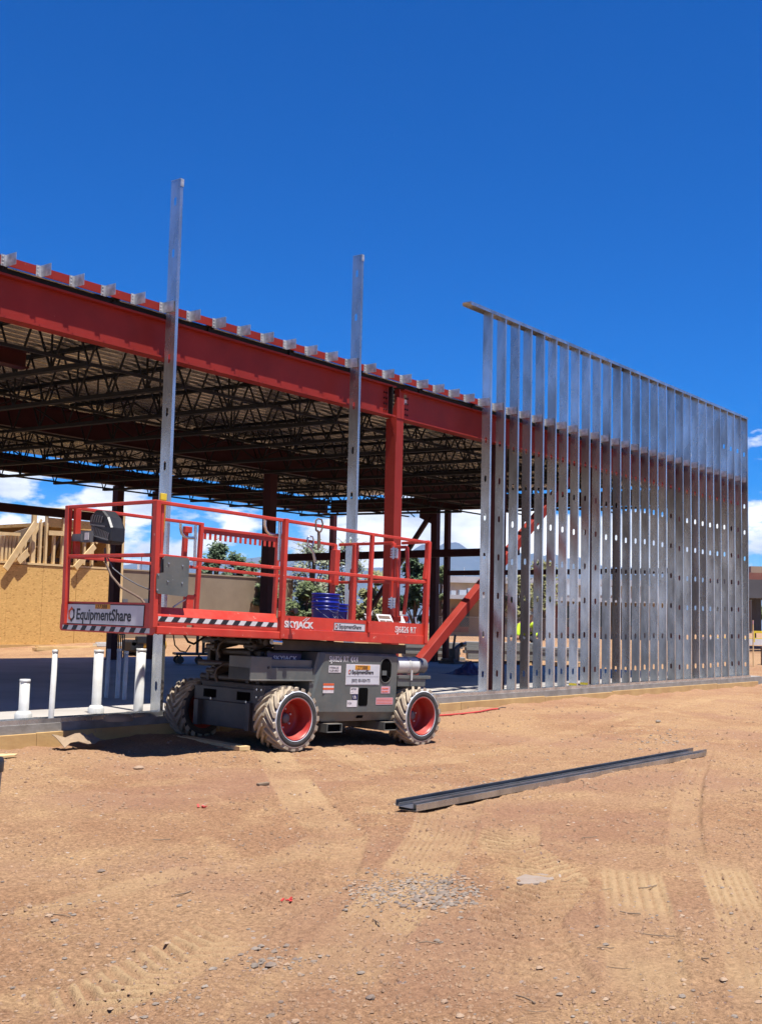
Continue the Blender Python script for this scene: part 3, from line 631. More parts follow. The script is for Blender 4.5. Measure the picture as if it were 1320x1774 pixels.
# guard rails
TR, MR = 2.262, 1.79
b = MB()
rail(b, [(-.085,.0,2.268),(1.44,.0,2.262)]); rail(b, [(-.05,.0,1.787),(1.43,.0,1.783)], .034)
b.bar((-.04,-.002,1.14),(-.087,-.002,2.285),.05,.066,(0,1,0)); b.bar((.03,.02,1.2),(-.01,.02,2.25),.03,.03,(0,1,0))
b.build('guard_rail', 'lift_red', lift, bevel=.006)
b = MB()
rail(b, [(-.09,.0,2.272),(-.09,1.45,2.285)]); rail(b, [(-.06,.0,1.79),(-.06,1.45,1.80)], .034)
b.bar((-.04,1.45,1.14),(-.09,1.45,2.30),.05,.06,(0,1,0)); b.bar((.0,1.40,1.8),(-.02,1.40,2.28),.06,.05,(0,1,0))
b.build('guard_rail', 'lift_red', lift, bevel=.006)
b = MB()
rail(b, [(-.05,1.45,2.283),(1.56,1.45,2.285)]); rail(b, [(-.05,1.45,1.80),(1.56,1.45,1.81)], .034); b.bar((1.56,1.45,1.33),(1.56,1.45,2.30),.045,.045,(0,1,0)); b.bar((1.36,1.46,1.8),(1.36,1.46,2.24),.05,.05,(0,1,0)); b.box(1.33,1.42,1.42,1.47,2.17,2.24)
b.build('guard_rail', 'lift_red', lift, bevel=.006)
b = MB()
rail(b, [(1.45,.0,2.262),(2.735,.0,2.245),(3.67,.0,2.24)]); rail(b, [(1.46,.0,1.785),(3.64,.0,1.79)], .036)
b.bar((1.485,-.008,1.09),(1.47,-.008,2.28),.045,.062,(0,1,0)); b.bar((2.735,-.004,1.19),(2.735,-.004,2.24),.038,.045,(0,1,0)); b.bar((3.655,-.004,1.10),(3.655,-.004,2.25),.05,.062,(0,1,0))
b.bar((3.62,.0,1.82),(3.66,.0,2.2),.03,.05,(0,1,0)); b.box(1.44,1.53,-.02,.0,1.30,1.36); b.box(2.71,2.765,-.018,.0,1.30,1.36)
b.build('guard_rail', 'lift_red', lift, bevel=.006)
b = MB()
rail(b, [(1.57,1.45,2.243),(2.70,1.45,2.25),(3.6,1.45,2.24)]); rail(b, [(1.57,1.45,1.81),(3.6,1.45,1.79)], .034)
b.box(1.575,2.68,1.446,1.454,2.19,2.235)
for k in range(15): b.box(1.60+k*.072,1.636+k*.072,1.446,1.454,2.125,2.19)
b.bar((2.68,1.45,1.33),(2.68,1.45,2.25),.04,.045,(0,1,0)); b.bar((3.60,1.45,1.33),(3.60,1.45,2.25),.05,.05,(0,1,0)); b.bar((3.60,1.43,1.75),(3.60,1.43,2.18),.08,.09,(0,1,0))
b.build('guard_rail', 'lift_red', lift, bevel=.006)
b = MB()
rail(b, [(3.68,1.45,2.25),(3.68,.55,2.25)]); rail(b, [(3.68,1.45,1.79),(3.68,1.19,1.79)], .034); b.bar((3.68,1.17,1.33),(3.68,1.17,2.25),.07,.05,(0,1,0)); b.bar((3.68,1.2,1.33),(3.68,1.2,1.95),.05,.05,(0,1,0))
b.bar((3.68,.55,1.33),(3.68,.55,2.25),.05,.04,(0,1,0)); rail(b, [(3.68,.0,2.25),(3.68,.42,2.245)]); rail(b, [(3.68,.0,1.79),(3.68,.44,1.79)], .034)
b.build('guard_rail', 'lift_red', lift, bevel=.006)
b = MB(); rail(b, [(3.70,.50,2.22),(3.70,.46,1.38)], .04); rail(b, [(3.70,.36,2.20),(3.70,.32,1.85),(3.70,.36,1.42)], .035); rail(b, [(3.70,.5,2.2),(3.70,.36,2.2)], .035); rail(b, [(3.70,1.12,1.80),(3.70,.5,1.80)], .034); b.box(3.68,3.72,.3,.56,1.34,1.40)
b.build('gate', 'lift_red', lift, bevel=.006)
for h in (2.13, 1.55):
    b = MB(); b.box(3.655,3.675,.47,.56,h-.06,h+.06)
    for q in (-.045,-.015,.015,.045): b.box(3.648,3.656,.462,.568,h+q-.009,h+q+.009)
    b.tube((3.645,.515,h-.07),(3.645,.515,h+.07),.012); b.build('hinge', 'steel_shiny', lift)
def handle(bv, pts, ptsv):
    b = MB(); P = [lp(1, bv, *q) for q in pts]; b.path(P, .016); Q = [lp(1, bv-.01, *q) for q in ptsv]; b.path(Q, .016); b.build('grab_handle', 'steel_shiny', lift)
handle(1.38, [(313,906),(313,915),(315,924),(320,930),(328,932),(340,932)], [(339,910),(337,982)])
handle(.06, [(459,899),(459,911),(461,919),(466,925),(474,927),(486,927)], [(485,902),(483,971)])
# control box guard plate
b = MB(); pts = [(283.5,992),(283.5,966),(286,963.5),(325,967),(328,970),(325,1031),(322,1034),(273,1028.5),(270.5,1026),(271.5,994)]
P = [lp(1, -.045, *q) for q in pts]; b.prism([(q.x, q.z) for q in P], 1, -.048, -.042); b.mat(1)
for q in ((292,976),(316,980),(290,1007),(315,1010),(274,996),(272,1022)):
    r = lp(1,-.048,*q); b.tube((r.x,-.048,r.z),(r.x,-.056,r.z),.007,n=8)
b.mat(2); b.box(.0,.28,-.04,.05,1.46,1.76); b.build('control_box', ['grey','steel_shiny','black'], lift)
# control console under a black mesh hood
cn = MB(); cn.prism([(1.22,1.90),(.90,1.86),(.865,1.90),(.87,2.05),(.94,2.17),(1.04,2.25),(1.15,2.26),(1.24,2.20),(1.26,2.10),(1.22,2.06)], 0, .02, .20)
cn.v = [(x_, y_, 2.26-(2.26-z_)*.86) for x_, y_, z_ in cn.v]
co = cn.build('control_console', 'black', lift, bevel=.03)
b = MB()
for k in range(11):
    y = 1.17-k*.027; z0 = 1.985-k*.008; top = 2.075-k*.009
    b.bar((.008, y, z0), (.008, y-.022, top), .008, .010)
for k in range(5): y = 1.18-k*.04; b.bar((.008,y,2.12-.004*k),(.008,y-.02,2.20-.006*k),.008,.012)
b.bar((.008,1.20,1.975),(.008,.88,1.905),.010,.012); b.bar((.008,1.20,2.09),(.008,.95,2.06),.012,.016)
b.v = [(x_, y_, 2.26-(2.26-z_)*.86) for x_, y_, z_ in b.v]; b.build('hood_mesh', 'mesh_grey', co)
b = MB(); b.box(-.03,.02,1.13,1.30,1.94,2.05); b.mat(1); b.box(-.035,-.03,1.15,1.22,1.96,2.03); b.mat(0); b.box(-.05,.1,1.26,1.42,1.95,2.02); b.build('socket_box', ['ink_grey','paper'], co)
b = MB(); P = [(182,950,1.0),(183,975,.95),(193,998,.9),(210,1018,.8),(232,1030,.75),(245,1038,.7),(251,1046,.65)]
b.path([lp(0, .05, x, y) for x, y, _ in P], .011); b.build('control_cable', 'rust', lift)
b = MB(); b.path([lp(0, .12, x, y) for x, y in [(186,965),(196,985),(215,1000),(240,1014),(262,1023)]], .006); b.build('control_cable', 'ink_grey', lift)
b = MB(); P = [lp(1, .1, *q) for q in [(300,1052),(312,1044),(322,1039),(330,1036)]]; b.path(P, .008); b.mat(1); q = lp(1,.1,326,1040); b.box(q.x-.03,q.x+.05,.08,.14,q.z-.08,q.z+.05); b.tube((q.x+.05,.1,q.z+.02),(q.x+.08,.1,q.z+.05),.015); b.build('release_lever', ['pvc','lift_red'], lift)
b = MB(); q = lp(1,-.03,505,1058); b.tube((q.x,-.02,q.z),(q.x,-.08,q.z),.012); b.tube((q.x+.0,-.08,q.z),(q.x,-.1,q.z),.03); b.build('locking_knob', 'black', lift)
b = MB(); b.tube((1.38,.0,1.055),(1.50,.0,1.05),.028); b.build('roller', 'steel_shiny', lift)
b = MB(); b.path([lp(1,.7,*q) for q in [(300,1098),(303,1118),(312,1128),(322,1130),(330,1118)]], .007); b.path([lp(1,.8,*q) for q in [(318,1098),(326,1112),(336,1116),(348,1108),(362,1098)]], .012); b.build('hose', 'black', lift)

# scissor stack
for lvl, h in enumerate((.70, .815, .93, 1.03)):
    b = MB()
    for bb in (.34, .50, 1.0, 1.14):
        tilt = .03*(1 if lvl % 2 == 0 else -1); b.bar((1.52, bb, h-tilt), (3.55, bb, h+tilt), .05, .10)
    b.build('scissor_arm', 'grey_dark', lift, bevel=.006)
for a_, h in ((1.56,.66),(1.52,.80),(1.60,.93),(1.55,1.04)):
    b = MB(); b.tube((a_,.28,h),(a_,1.28,h),.032,n=14); b.build('cross_tube', 'hydr', lift)
for a_, b0, h in ((1.44,.95,.73),(1.46,.42,.74),(1.46,1.0,.98),(1.48,.42,1.0)):
    b = MB(); b.tube((a_,b0,h),(a_+.32,b0+.02,h+.06),.052,n=16); b.tube((a_-.03,b0,h-.005),(a_,b0,h),.036,n=12); b.tube((a_-.02,b0-.07,h),(a_-.02,b0+.07,h),.026,n=10); b.build('hydraulic_cylinder', 'hydr', lift)
for b0, h in ((.82,.70),(.80,.95)):
    b = MB(); b.path([(1.40,b0,h-.08),(1.37,b0+.01,h-.02),(1.38,b0+.0,h+.05),(1.42,b0-.06,h+.11),(1.5,b0-.1,h+.12)], .013); b.build('hose', 'hydr', lift)
b = MB(); b.box(1.62,3.6,.22,.245,.975,1.075); b.build('arm_guard', 'grey_dark', lift)
bl = plate('arm_label', (1.52,.214,.865), (1,0,0), (0,0,1), (0,-1,0), .46, .075, 'blue_ink', .003)
text_mesh('label_lettering', 'SKYJACK', .062, 'paper', bl, YT((1.60,.209,.872)), offset=.001, xs=1.3)
# chassis
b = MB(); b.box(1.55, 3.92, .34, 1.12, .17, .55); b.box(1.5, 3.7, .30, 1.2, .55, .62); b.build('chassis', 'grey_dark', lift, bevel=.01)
b = MB(); b.box(1.46,1.52,.32,1.16,.165,.42); b.box(1.47,1.54,.20,1.28,.42,.565); b.box(1.40,1.50,1.12,1.19,.16,.42); b.box(1.40,1.50,.30,.36,.16,.44); b.box(1.44,1.60,.14,.30,.15,.62)
b.build('front_bumper', 'bumper', lift, bevel=.006)
for b0 in (.38, .92): b = MB(); b.box(1.464,1.4695,b0,b0+.20,.45,.535); b.build('tie_down_slot', 'shade_black', lift)
b = MB()
for b0 in (.42, .98): b.tube((1.47,b0,.44),(1.452,b0,.44),.012,n=8)
for q,h in ((.17,.50),(.24,.50),(.17,.575),(.24,.575)): b.tube((1.445,q,h),(1.43,q,h),.011,n=8)
b.build('bolt', 'steel_shiny', lift)
b = MB(); b.box(1.436,1.44,.205,.245,.20,.235); b.build('warning_label', 'paper', lift)
# side cabinet
b = MB(); b.prism([(2.00,.36),(2.03,.27),(3.26,.27),(3.275,.34),(3.285,.965),(2.10,.965),(2.03,.72),(2.0,.69)], 1, .085, .42)
b.add([(2.20,.045,.36),(3.275,.045,.345),(3.28,.045,.945),(2.17,.045,.955),(2.14,.075,.972),(3.26,.075,.972),(2.01,.084,.36),(2.04,.084,.715),(2.12,.084,.955),(2.20,.095,.255),(3.25,.095,.255),(3.275,.084,.345),(3.285,.084,.955)],
      [(0,1,2,3),(3,2,5,4),(0,3,8,7,6),(3,4,8),(0,9,10,1),(1,11,12,2),(1,10,11),(6,9,0),(2,12,5)])
b.build('side_cabinet', 'grey', lift, bevel=.004)
b = MB(); b.box(1.19,2.03,.075,.40,.675,.80); b.box(1.19,1.46,.07,.40,.676,.905); b.box(1.19,2.05,.065,.074,.668,.682); b.box(1.46,2.06,.12,.40,.80,.88); b.build('fender', 'grey', lift, bevel=.005)
b = MB(); b.tube((1.42,.07,.80),(1.42,.062,.80),.013,n=10); b.build('bolt', 'ink', lift)
def oval_poly(a0, a1, h0, h1, r, n=6):
    pts = []
    for cx, cy, s in ((a1-r,h1-r,0),(a0+r,h1-r,90),(a0+r,h0+r,180),(a1-r,h0+r,270)):
        for i in range(n+1): t = math.radians(s+90*i/n); pts.append((cx+math.cos(t)*r, cy+math.sin(t)*r))
    return pts
b = MB(); b.prism(oval_poly(3.005,3.175,.66,.925,.08), 1, .0425, .0445); b.build('access_opening', 'shade_black', lift); b = MB(); b.prism(oval_poly(2.685,2.825,.415,.605,.025), 1, .0425, .0445); b.build('access_opening', 'shade_black', lift); b = MB(); b.prism([(2.69,.285),(2.78,.285),(2.80,.335),(2.71,.335)], 1, .066, .07)
b.build('access_opening', 'shade_black', lift)
b = MB()
for p in (oval_poly(3.005,3.175,.66,.925,.08),):
    for i in range(len(p)): q = p[(i+1)%len(p)]; b.bar((p[i][0],.040,p[i][1]),(q[0],.040,q[1]),.006,.008)
b.box(3.03,3.10,.036,.0424,.74,.79); b.build('opening_rim', 'grey', lift)
for a0, a1 in ((2.20,2.42),(3.06,3.30)):
    b = MB()
    b.box(a0,a1,-.0,.5,.232,.24); b.box(a0,a1,-.0,.5,.150,.158); b.box(a0,a0+.008,-.0,.5,.1585,.2315); b.box(a1-.008,a1,-.0,.5,.1585,.2315); b.mat(1); b.box(a0+.009,a1-.009,.03,.04,.159,.231)
    b.build('fork_pocket', ['grey','shade_black'], lift)
text_mesh('side_lettering', 'SJ6826 RT 4X4', .086, 'white', lift, YT((2.225,.0435,.872)), offset=.0006, xs=.78, sp=1.03)
ps = plate('rental_sign', (2.478,.0435,.635), (1,0,0), (0,0,1), (0,-1,0), .515, .218, 'sign_white', .004, 'paper')
gear(ps, YT((2.53,.0375,.770)), .024); text_mesh('sign_lettering', 'EquipmentShare', .056, 'ink', ps, YT((2.562,.0385,.752)), offset=.0012, xs=.90)
text_mesh('sign_lettering', '(800) 80-RENTS', .046, 'ink_grey', ps, YT((2.56,.0385,.668)), offset=.0003, xs=.93)
b = MB(); b.box(2.49,2.982,.0385,.0392,.722,.724); b.build('sign_line', 'ink_grey', ps)
tg = plate('number_tag', (2.61,.0392,.795), (1,0,0), (0,0,1), (0,-1,0), .23, .048, 'orange', .0015); text_mesh('tag_lettering', '127388', .055, 'ink', tg, YT((2.612,.037,.800)), offset=0, xs=1.08, sp=1.05)
def label(a, h, w_, h_, mt, lines, name='warning_label', tcol='ink_grey', size=.026):
    o = plate(name, (a,.0435,h), (1,0,0), (0,0,1), (0,-1,0), w_, h_, mt, .0015)
    for t_, dy in lines: text_mesh('label_lettering', t_, size, tcol, o, YT((a+.01,.0415,h+dy)), offset=.0002, xs=.9)
    return o
label(2.225,.762,.178,.072,'paper',[('HYDRAULIC',.042),('FLUID ONLY',.012)], size=.027)
o = label(2.155,.55,.155,.10,'paper',[])
b = MB(); b.box(2.155,2.31,.0405,.0418,.628,.65); b.box(2.155,2.31,.0405,.0418,.585,.605); b.build('label_band', 'orange_red', o)
label(3.03,.545,.14,.075,'pink',[('UNLEADED',.045),('FUEL ONLY',.012)], tcol='orange_red', size=.022)
o = label(2.955,.425,.27,.075,'pink',[])
b = MB()
for k in range(4): b.box(2.965,3.215,.041,.0418,.436+k*.016,.441+k*.016)
b.build('label_lines', 'orange_red', o)
label(2.555,.54,.118,.068,'paper',[('BATTERY',.045),('-  +',.012)], size=.022)
o = label(2.59,.48,.082,.056,'blue_ink',[('Ub',.012)], tcol='paper', size=.045)
label(2.515,.405,.15,.07,'paper',[('H 24',.03)], size=.03)
# fuel tank on its shelf behind the cabinet
b = MB(); b.tube((3.29,.12,.85),(3.64,.12,.85),.095,n=28); b.mat(1); b.tube((3.64,.12,.85),(3.78,.12,.85),.090,.084,n=28); b.tube((3.78,.12,.85),(3.80,.12,.85),.06,n=20); b.tube((3.635,.12,.85),(3.652,.12,.85),.101,n=28)
b.build('fuel_tank', ['pvc','ink_grey'], lift)
b = MB(); b.lathe([(.0975,0),(.0975,.03)], (3.47,.12,.85), (1,0,0), 28); b.box(3.475,3.495,.01,.02,.69,.80); b.build('tank_strap', 'pvc', lift, solid=.003)
b = MB(); b.box(3.29,3.83,.03,.40,.705,.74); b.box(3.29,3.75,.04,.07,.62,.705); b.build('tank_shelf', 'grey', lift, bevel=.004)
b = MB(); b.box(3.29,3.9,.25,1.2,.3,.69); b.build('engine_cover', 'grey_dark', lift, bevel=.02)
# wheels
def wheel(a, b0, side, name='wheel'):
    """side -1: dish faces -b (towards the camera)"""
    R, W_ = .285, .285
    e = bpy.data.objects.new(name, None); COL.objects.link(e); e.parent = lift; e.location = (a, b0, .303); e.rotation_euler = (0, random.uniform(0, 6), 0)
    ax = (0, side, 0)   # profile axis points outwards
    prof = [(.205,.0),(.232,.012),(.262,.010),(.276,-.004),(.284,-.02),(.286,-.05),(.286,-W_+.05),(.284,-W_+.02),(.275,-W_),(.23,-W_-.01),(.205,-W_)]
    b = MB(); b.mat(0); b.lathe(prof[4:7+1], (0,0,0), ax, 56); b.mat(1); b.lathe(prof[:5], (0,0,0), ax, 56); b.lathe(prof[7:], (0,0,0), ax, 56)
    b.mat(2); b.lathe([(.268,.0125),(.274,.0095),(.281,.001)], (0,0,0), ax, 56); b.lathe([(.209,.002),(.212,.0075),(.216,.009)], (0,0,0), ax, 56)
    b.mat(0); nl = 19
    for s_ in (0, 1):
        for k in range(nl):
            t0 = 2*math.pi*(k+.5*s_)/nl; st = 6; A_ = []
            for i in range(st+1):
                u = i/st; yy = side*((-W_/2+.012) + (W_/2-.004)*u) if s_ == 0 else side*((-W_/2-.012) - (W_/2-.008)*u)
                t = t0 + .50*u**1.15*(1 if side < 0 else -1); wd = .030+.020*u; rin = .280-.012*max(0,u-.8)*5; ro = .320-.010*u*u
                for (rr, dt) in ((rin,-wd/.3/1.6),(ro,-wd/.3/2.2),(ro,wd/.3/2.2),(rin,wd/.3/1.6)): A_.append((math.cos(t+dt)*rr, yy, math.sin(t+dt)*rr))
            fs = [(i*4+q, i*4+(q+1)%4, i*4+4+(q+1)%4, i*4+4+q) for i in range(st) for q in range(4)]+[(0,1,2,3),(st*4+3,st*4+2,st*4+1,st*4)]
            b.add(A_, fs)
    ty = b.build('tyre', ['dusty','rubber','sign_white'], e)
    b = MB(); b.lathe([(.207,.006),(.200,.004),(.198,-.02),(.190,-.03),(.188,-.065),(.180,-.075),(.176,-.13),(.168,-.185),(.150,-.192),(.0,-.192)], (0,0,0), ax, 48); b.lathe([(.205,-W_),(.19,-W_+.04),(.0,-W_+.05)], (0,0,0), ax, 32)
    rm = b.build('rim', 'rim_red', e, solid=.004, fixn=False)
    b = MB(); b.lathe([(.0,-.135),(.028,-.136),(.045,-.14),(.05,-.155),(.055,-.19)], (0,0,0), ax, 24); b.build('hub', 'ink_grey', e)
    for k in range(6):
        t = 2*math.pi*k/6+.4; c = Vector((math.cos(t)*.092, side*-.19, math.sin(t)*.092)); b = MB(); b.tube(c, c+Vector((0,side*.02,0)), .0095, n=6); b.build('wheel_nut', 'paper', e)
    return e
wheel(1.667, -.10, -1); wheel(3.559, -.10, -1); wheel(1.667, 1.63, 1); wheel(3.559, 1.63, 1)
for a_ in (1.667, 3.559):
    b = MB(); b.tube((a_,.12,.30),(a_,1.4,.30),.06); b.tube((a_,.16,.30),(a_,.3,.30),.10,n=16); b.tube((a_,1.2,.30),(a_,1.38,.30),.10,n=16); b.build('axle', 'grey_dark', lift)

# ------------------------------------------------------------------ things on the lift
def on_lift(name, label, cat, a, b_, h, group=None, rz=0):
    e = empty(name, lw(a, b_, h), label, cat, group); e.rotation_euler = (LM @ Matrix.Rotation(rz, 3, 'Z')).to_euler(); return e
def bucket(px, py, bb, label, rz, h0=1.146):
    P = lp(1, bb, px, py); e = on_lift('bucket', label, 'bucket', P.x, bb, h0, 'blue buckets on the platform', rz)
    b = MB(); b.lathe([(0,.0),(.128,.0),(.134,.01),(.146,.27),(.152,.272),(.152,.282),(.147,.284),(.148,.305),(.155,.307),(.155,.317),(.149,.319),(.151,.345),(.158,.348),(.158,.362),(.150,.365),(.146,.35),(.128,.02),(0,.015)], (0,0,0), (0,0,1), 40)
    b.build('bucket_shell', 'bucket', e)
    b = MB(); b.path([(-.158+.316*i/12, -.02-.15*math.sin(math.pi*i/12), .285-.13*math.sin(math.pi*i/12)) for i in range(13)], .003, 6); b.build('bail', 'steel_shiny', e)
    b = MB(); vs = []
    for i in range(5):
        t = math.radians(-62+i*9); r = .1415; vs += [(math.cos(t)*r, math.sin(t)*r, .10), (math.cos(t)*(r+.005), math.sin(t)*(r+.005), .2)]
    b.add(vs, [(2*i,2*i+2,2*i+3,2*i+1) for i in range(4)]); b.build('paper_label', 'paper', e, fixn=False)
    return e
bucket(563, 1060, .62, 'front blue plastic bucket with wire bail and white label, topmost of the nested pair', 0, 1.235)
bucket(563, 1060, .62, 'lower blue plastic bucket that the front bucket is nested in, mostly hidden', 0, 1.146)
bucket(580, 1060, .98, 'blue plastic bucket half hidden behind and right of the nested pair', .6)
def sheet(name, label, cat, a, b_, h, w_, d_, tilt, rz, mt, extra=None):
    e = on_lift(name, label, cat, a, b_, h, rz=rz); b = MB()
    c, s = math.cos(tilt), math.sin(tilt); b.add([(-w_/2,0,0),(w_/2,0,0),(w_/2,d_*c,d_*s),(-w_/2,d_*c,d_*s),(-w_/2,.004,-.002),(w_/2,.004,-.002),(w_/2,d_*c+.004,d_*s-.002),(-w_/2,d_*c+.004,d_*s-.002)], [(0,1,2,3),(7,6,5,4),(0,4,5,1),(1,5,6,2),(2,6,7,3),(3,7,4,0)])
    b.build('sheet', mt, e)
    if extra: 
        b = MB(); n_ = Vector((0,-s,c))*.002
        for (u0,u1,v0,v1) in extra: b.add([Vector((x_,v*c,v*s))+n_ for x_, v in ((u0,v0),(u1,v0),(u1,v1),(u0,v1))], [(0,1,2,3)])
        b.build('printing', 'rust', e, fixn=False)
    return e
P = lp(1,.3,672,1072); sheet('manual', 'open printed manual lying tilted on the platform below the gate hinge', 'manual', P.x, .3, 1.29, .24, .14, 1.0, 0, 'paper', [(-.1,-.01,.02,.06),(.0,.1,.02,.06),(-.1,.09,.08,.12)])
P = lp(1,.3,703,1074); sheet('paper_sheet', 'pale sheet of paper curled up beside the open manual', 'paper', P.x, .3, 1.29, .1, .13, 1.1, -.7, 'paper')
P = lp(1,.2,722,1076); sheet('paper_card', 'small white card standing on its corner near the rear rail of the lift', 'card', P.x, .2, 1.29, .06, .11, 1.4, .5, 'white')
e = on_lift('spirit_level', 'long yellow spirit level standing upright inside the front corner of the lift', 'spirit level', .05, .10, 1.146)
b = MB(); b.box(-.032,.032,-.012,.012,0,1.22); b.mat(1); b.box(-.033,.033,-.013,.013,1.16,1.221); b.build('level_body', ['level_yellow','yellow'], e, bevel=.003)
b = MB(); b.box(-.012,.012,-.0145,-.0125,.55,.70); b.box(-.012,.012,-.0145,-.0125,.9,.98); b.build('vial_window', 'glass', e)
def clamp(px0, py0, px1, py1, bb, label, mt, rings):
    P = lp(1, bb, px0, py0); Q = lp(1, bb, px1, py1); e = on_lift('locking_clamp', label, 'clamp', P.x, bb, P.z, 'locking clamps hooked on the rails')
    d = Q-P; b = MB()
    b.path([(-.045,0,-.03),(-.05,0,.03),(-.02,0,.055),(.03,0,.05),(.05,0,.01),(.045,0,-.04),(.03,0,-.07)], .009); b.build('jaw', mt, e)
    b = MB(); b.path([(-.045,0,-.03),(-.04,0,-.065),(.0,0,-.08),(d.x*.5,0,d.z*.5),(d.x,0,d.z)], [.009,.011,.016,.013,.010]); b.path([(.03,0,-.07),(.02,.01,-.09),(d.x*.5+.025,.01,d.z*.5),(d.x+.03,.01,d.z*.9)], .008); b.build('handle', mt, e)
    return e
clamp(553, 908, 551, 953, -.02, 'rusty locking clamp hooked over the near top rail and hanging down', 'rust', 0)
clamp(538, 937, 545, 975, 1.42, 'shiny locking clamp with red jewel hanging from the far top rail', 'steel_shiny', 0)

# ------------------------------------------------------------------ PVC pipes
def pipe(px, ybase, ytop, wpx, label, z0=0, collar=False, cap=True):
    P = onZ(z0, px, ybase); dep = (P-CAMP).dot(_fw); r = wpx*.46*dep/F; h = (ybase-ytop)/F*dep
    e = empty('drain_pipe', P, label, 'pipe', 'white drain pipes standing in the slab'); e.rotation_euler = (random.uniform(-.012,.012), random.uniform(.0,.03), 0)
    b = MB(); b.lathe([(r,0),(r,h),(r-.006,h),(r-.006,h-.25)], (0,0,0), (0,0,1), 24); b.build('pipe_wall', 'pvc', e)
    if cap: b = MB(); b.lathe([(r+.0005,h-.03),(r+.0022,h-.029),(r+.0022,h+.003),(0,h+.004)], (0,0,0), (0,0,1), 24); b.build('pipe_cap', 'pvc', e)
    if collar: b = MB(); b.lathe([(r+.035,0),(r+.036,.05),(r+.012,.085),(r+.002,.085)], (0,0,0), (0,0,1), 24); b.build('foam_collar', 'pvc', e)
pipe(40, 1247, 1178, 19, 'shortest white drain pipe with a flat cap, nearest the left edge', collar=True)
pipe(88, 1250, 1127, 10.5, 'thin tall white pipe between the short pipe and the collared pipe')
pipe(166, 1236, 1127, 18, 'thick tall white pipe with a foam collar round its foot', collar=True)
pipe(239, 1236, 1125, 18, 'thick tall white pipe with a dark cap standing closest to the lone stud')
pipe(184, 1209, 1125, 7.5, 'thin grey shaded pipe just behind the collared thick pipe', cap=False)
pipe(203, 1210, 1125, 8.5, 'middle one of the three shaded pipes behind the sill')
pipe(215, 1213, 1129, 8, 'rightmost of the three shaded pipes behind the sill')
P = onZ(.04, 205, 1242); e = empty('foam_scrap', (P.x, P.y, .002), 'small pale rounded scrap lying on the sill between two thick pipes', 'scrap')
b = MB(); b.lathe([(.0,.07),(.1,.06),(.14,.03),(.15,0)], (0,0,0), (0,0,1), 14); o = b.build('scrap_body', 'cardboard', e)
# rods by the far column
e = empty('rod_stand', onZ(0, 209, 1141), 'dark bundle of thin upright rods beside the far left column', 'rods')
b = MB()
for dx in (-.14,-.04,.06,.16): b.tube((dx,dx*.5,0),(dx,dx*.5,1.1),.018,n=6)
for z in (.2,.6,1.0): b.bar((-.15,-.07,z),(.17,.08,z),.02,.03)
b.build('rods', 'black', e)
# small yellow machine behind the building
P = atD(246, 1110, 33); e = empty('plate_compactor', (P.x, P.y, gz(P.x,P.y)), 'small yellow and black machine parked on the dirt behind the left columns', 'machine')
b = MB(); b.tube((-.1,0,.25),(.75,0,.25),.2,n=20); b.build('drum', 'machine_yellow', e)
b = MB(); b.box(-.55,-.1,-.2,.2,.1,.35); b.tube((-.45,-.2,.32),(-.45,.2,.32),.09); b.box(-.35,.0,-.22,-.1,.3,.5); b.tube((-.3,-.24,.1),(-.3,.24,.1),.11); b.build('engine', 'black', e, bevel=.02)

# ------------------------------------------------------------------ small things on the ground
def lie(x, y, e=0): return gz(x, y)+e
A_ = onZ(-.22, 721, 1404); B_ = onZ(-.22, 1228, 1302)
def lying(name, label, off, dz0, roll, L, mt):
    d = (B_-A_); d.z = 0; d.normalize(); s = Vector((-d.y, d.x, 0)); P = Vector((A_.x, A_.y, 0))+s*off; P.z = lie(P.x, P.y)+dz0
    Q = P+d*L; Q.z = lie(Q.x, Q.y)+dz0; e = empty(name, P, label, 'steel stud', 'loose studs lying on the dirt'); dd = (Q-P).normalized()
    X = dd; Y = s; Z = X.cross(Y).normalized(); Y = Z.cross(X); Mr = Matrix(((X.x,Y.x,Z.x),(X.y,Y.y,Z.y),(X.z,Y.z,Z.z))) @ Matrix.Rotation(roll, 3, 'X')
    e.rotation_euler = Mr.to_euler(); b = MB(); w_, f_ = .145, .043
    # channel with the web down and both flanges up
    for q in ([(0,0,0),(L,0,0),(L,w_,0),(0,w_,0)], [(0,0,0),(L,0,0),(L,0,f_),(0,0,f_)], [(0,w_,0),(L,w_,0),(L,w_,f_),(0,w_,f_)], [(0,0,f_),(L,0,f_),(L,.012,f_),(0,.012,f_)], [(0,w_,f_),(L,w_,f_),(L,w_-.012,f_),(0,w_-.012,f_)]): b.add(q, [(0,1,2,3)])
    b.build('stud_channel', mt, e, solid=.0018, fixn=False); return e
L0 = (B_-A_).length
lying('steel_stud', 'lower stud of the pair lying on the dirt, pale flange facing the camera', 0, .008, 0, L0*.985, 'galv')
lying('steel_stud', 'upper stud of the lying pair, nested in the lower one with its dark inside showing', .026, .022, .05, L0*1.0, 'galv_shaded')
# timber plank under the lift
P = onZ(-.22, 281, 1271); Q = onZ(-.22, 424, 1297); d = Q-P; e = empty('timber_plank', (P.x,P.y,lie(P.x,P.y)+.0), 'brown timber plank lying in the shadow under the front of the lift', 'plank'); Qg = Vector((Q.x,Q.y,lie(Q.x,Q.y)))
b = MB(); b.bar((0,0,.03), Qg-Vector(e.location)+Vector((0,0,.03)), .12, .04); b.build('plank_board', 'lumber', e)
e = empty('cut_strap', onZ(-.22, 375, 1296), 'thin pale looped strap end lying by the timber plank', 'strap'); e.location.z = lie(e.location.x, e.location.y)
b = MB(); b.path([(-.0,0,.02),(.08,-.03,.035),(.17,-.05,.03),(.22,-.11,.012),(.23,-.16,.01)], .004); b.build('strap_band', 'cardboard', e)
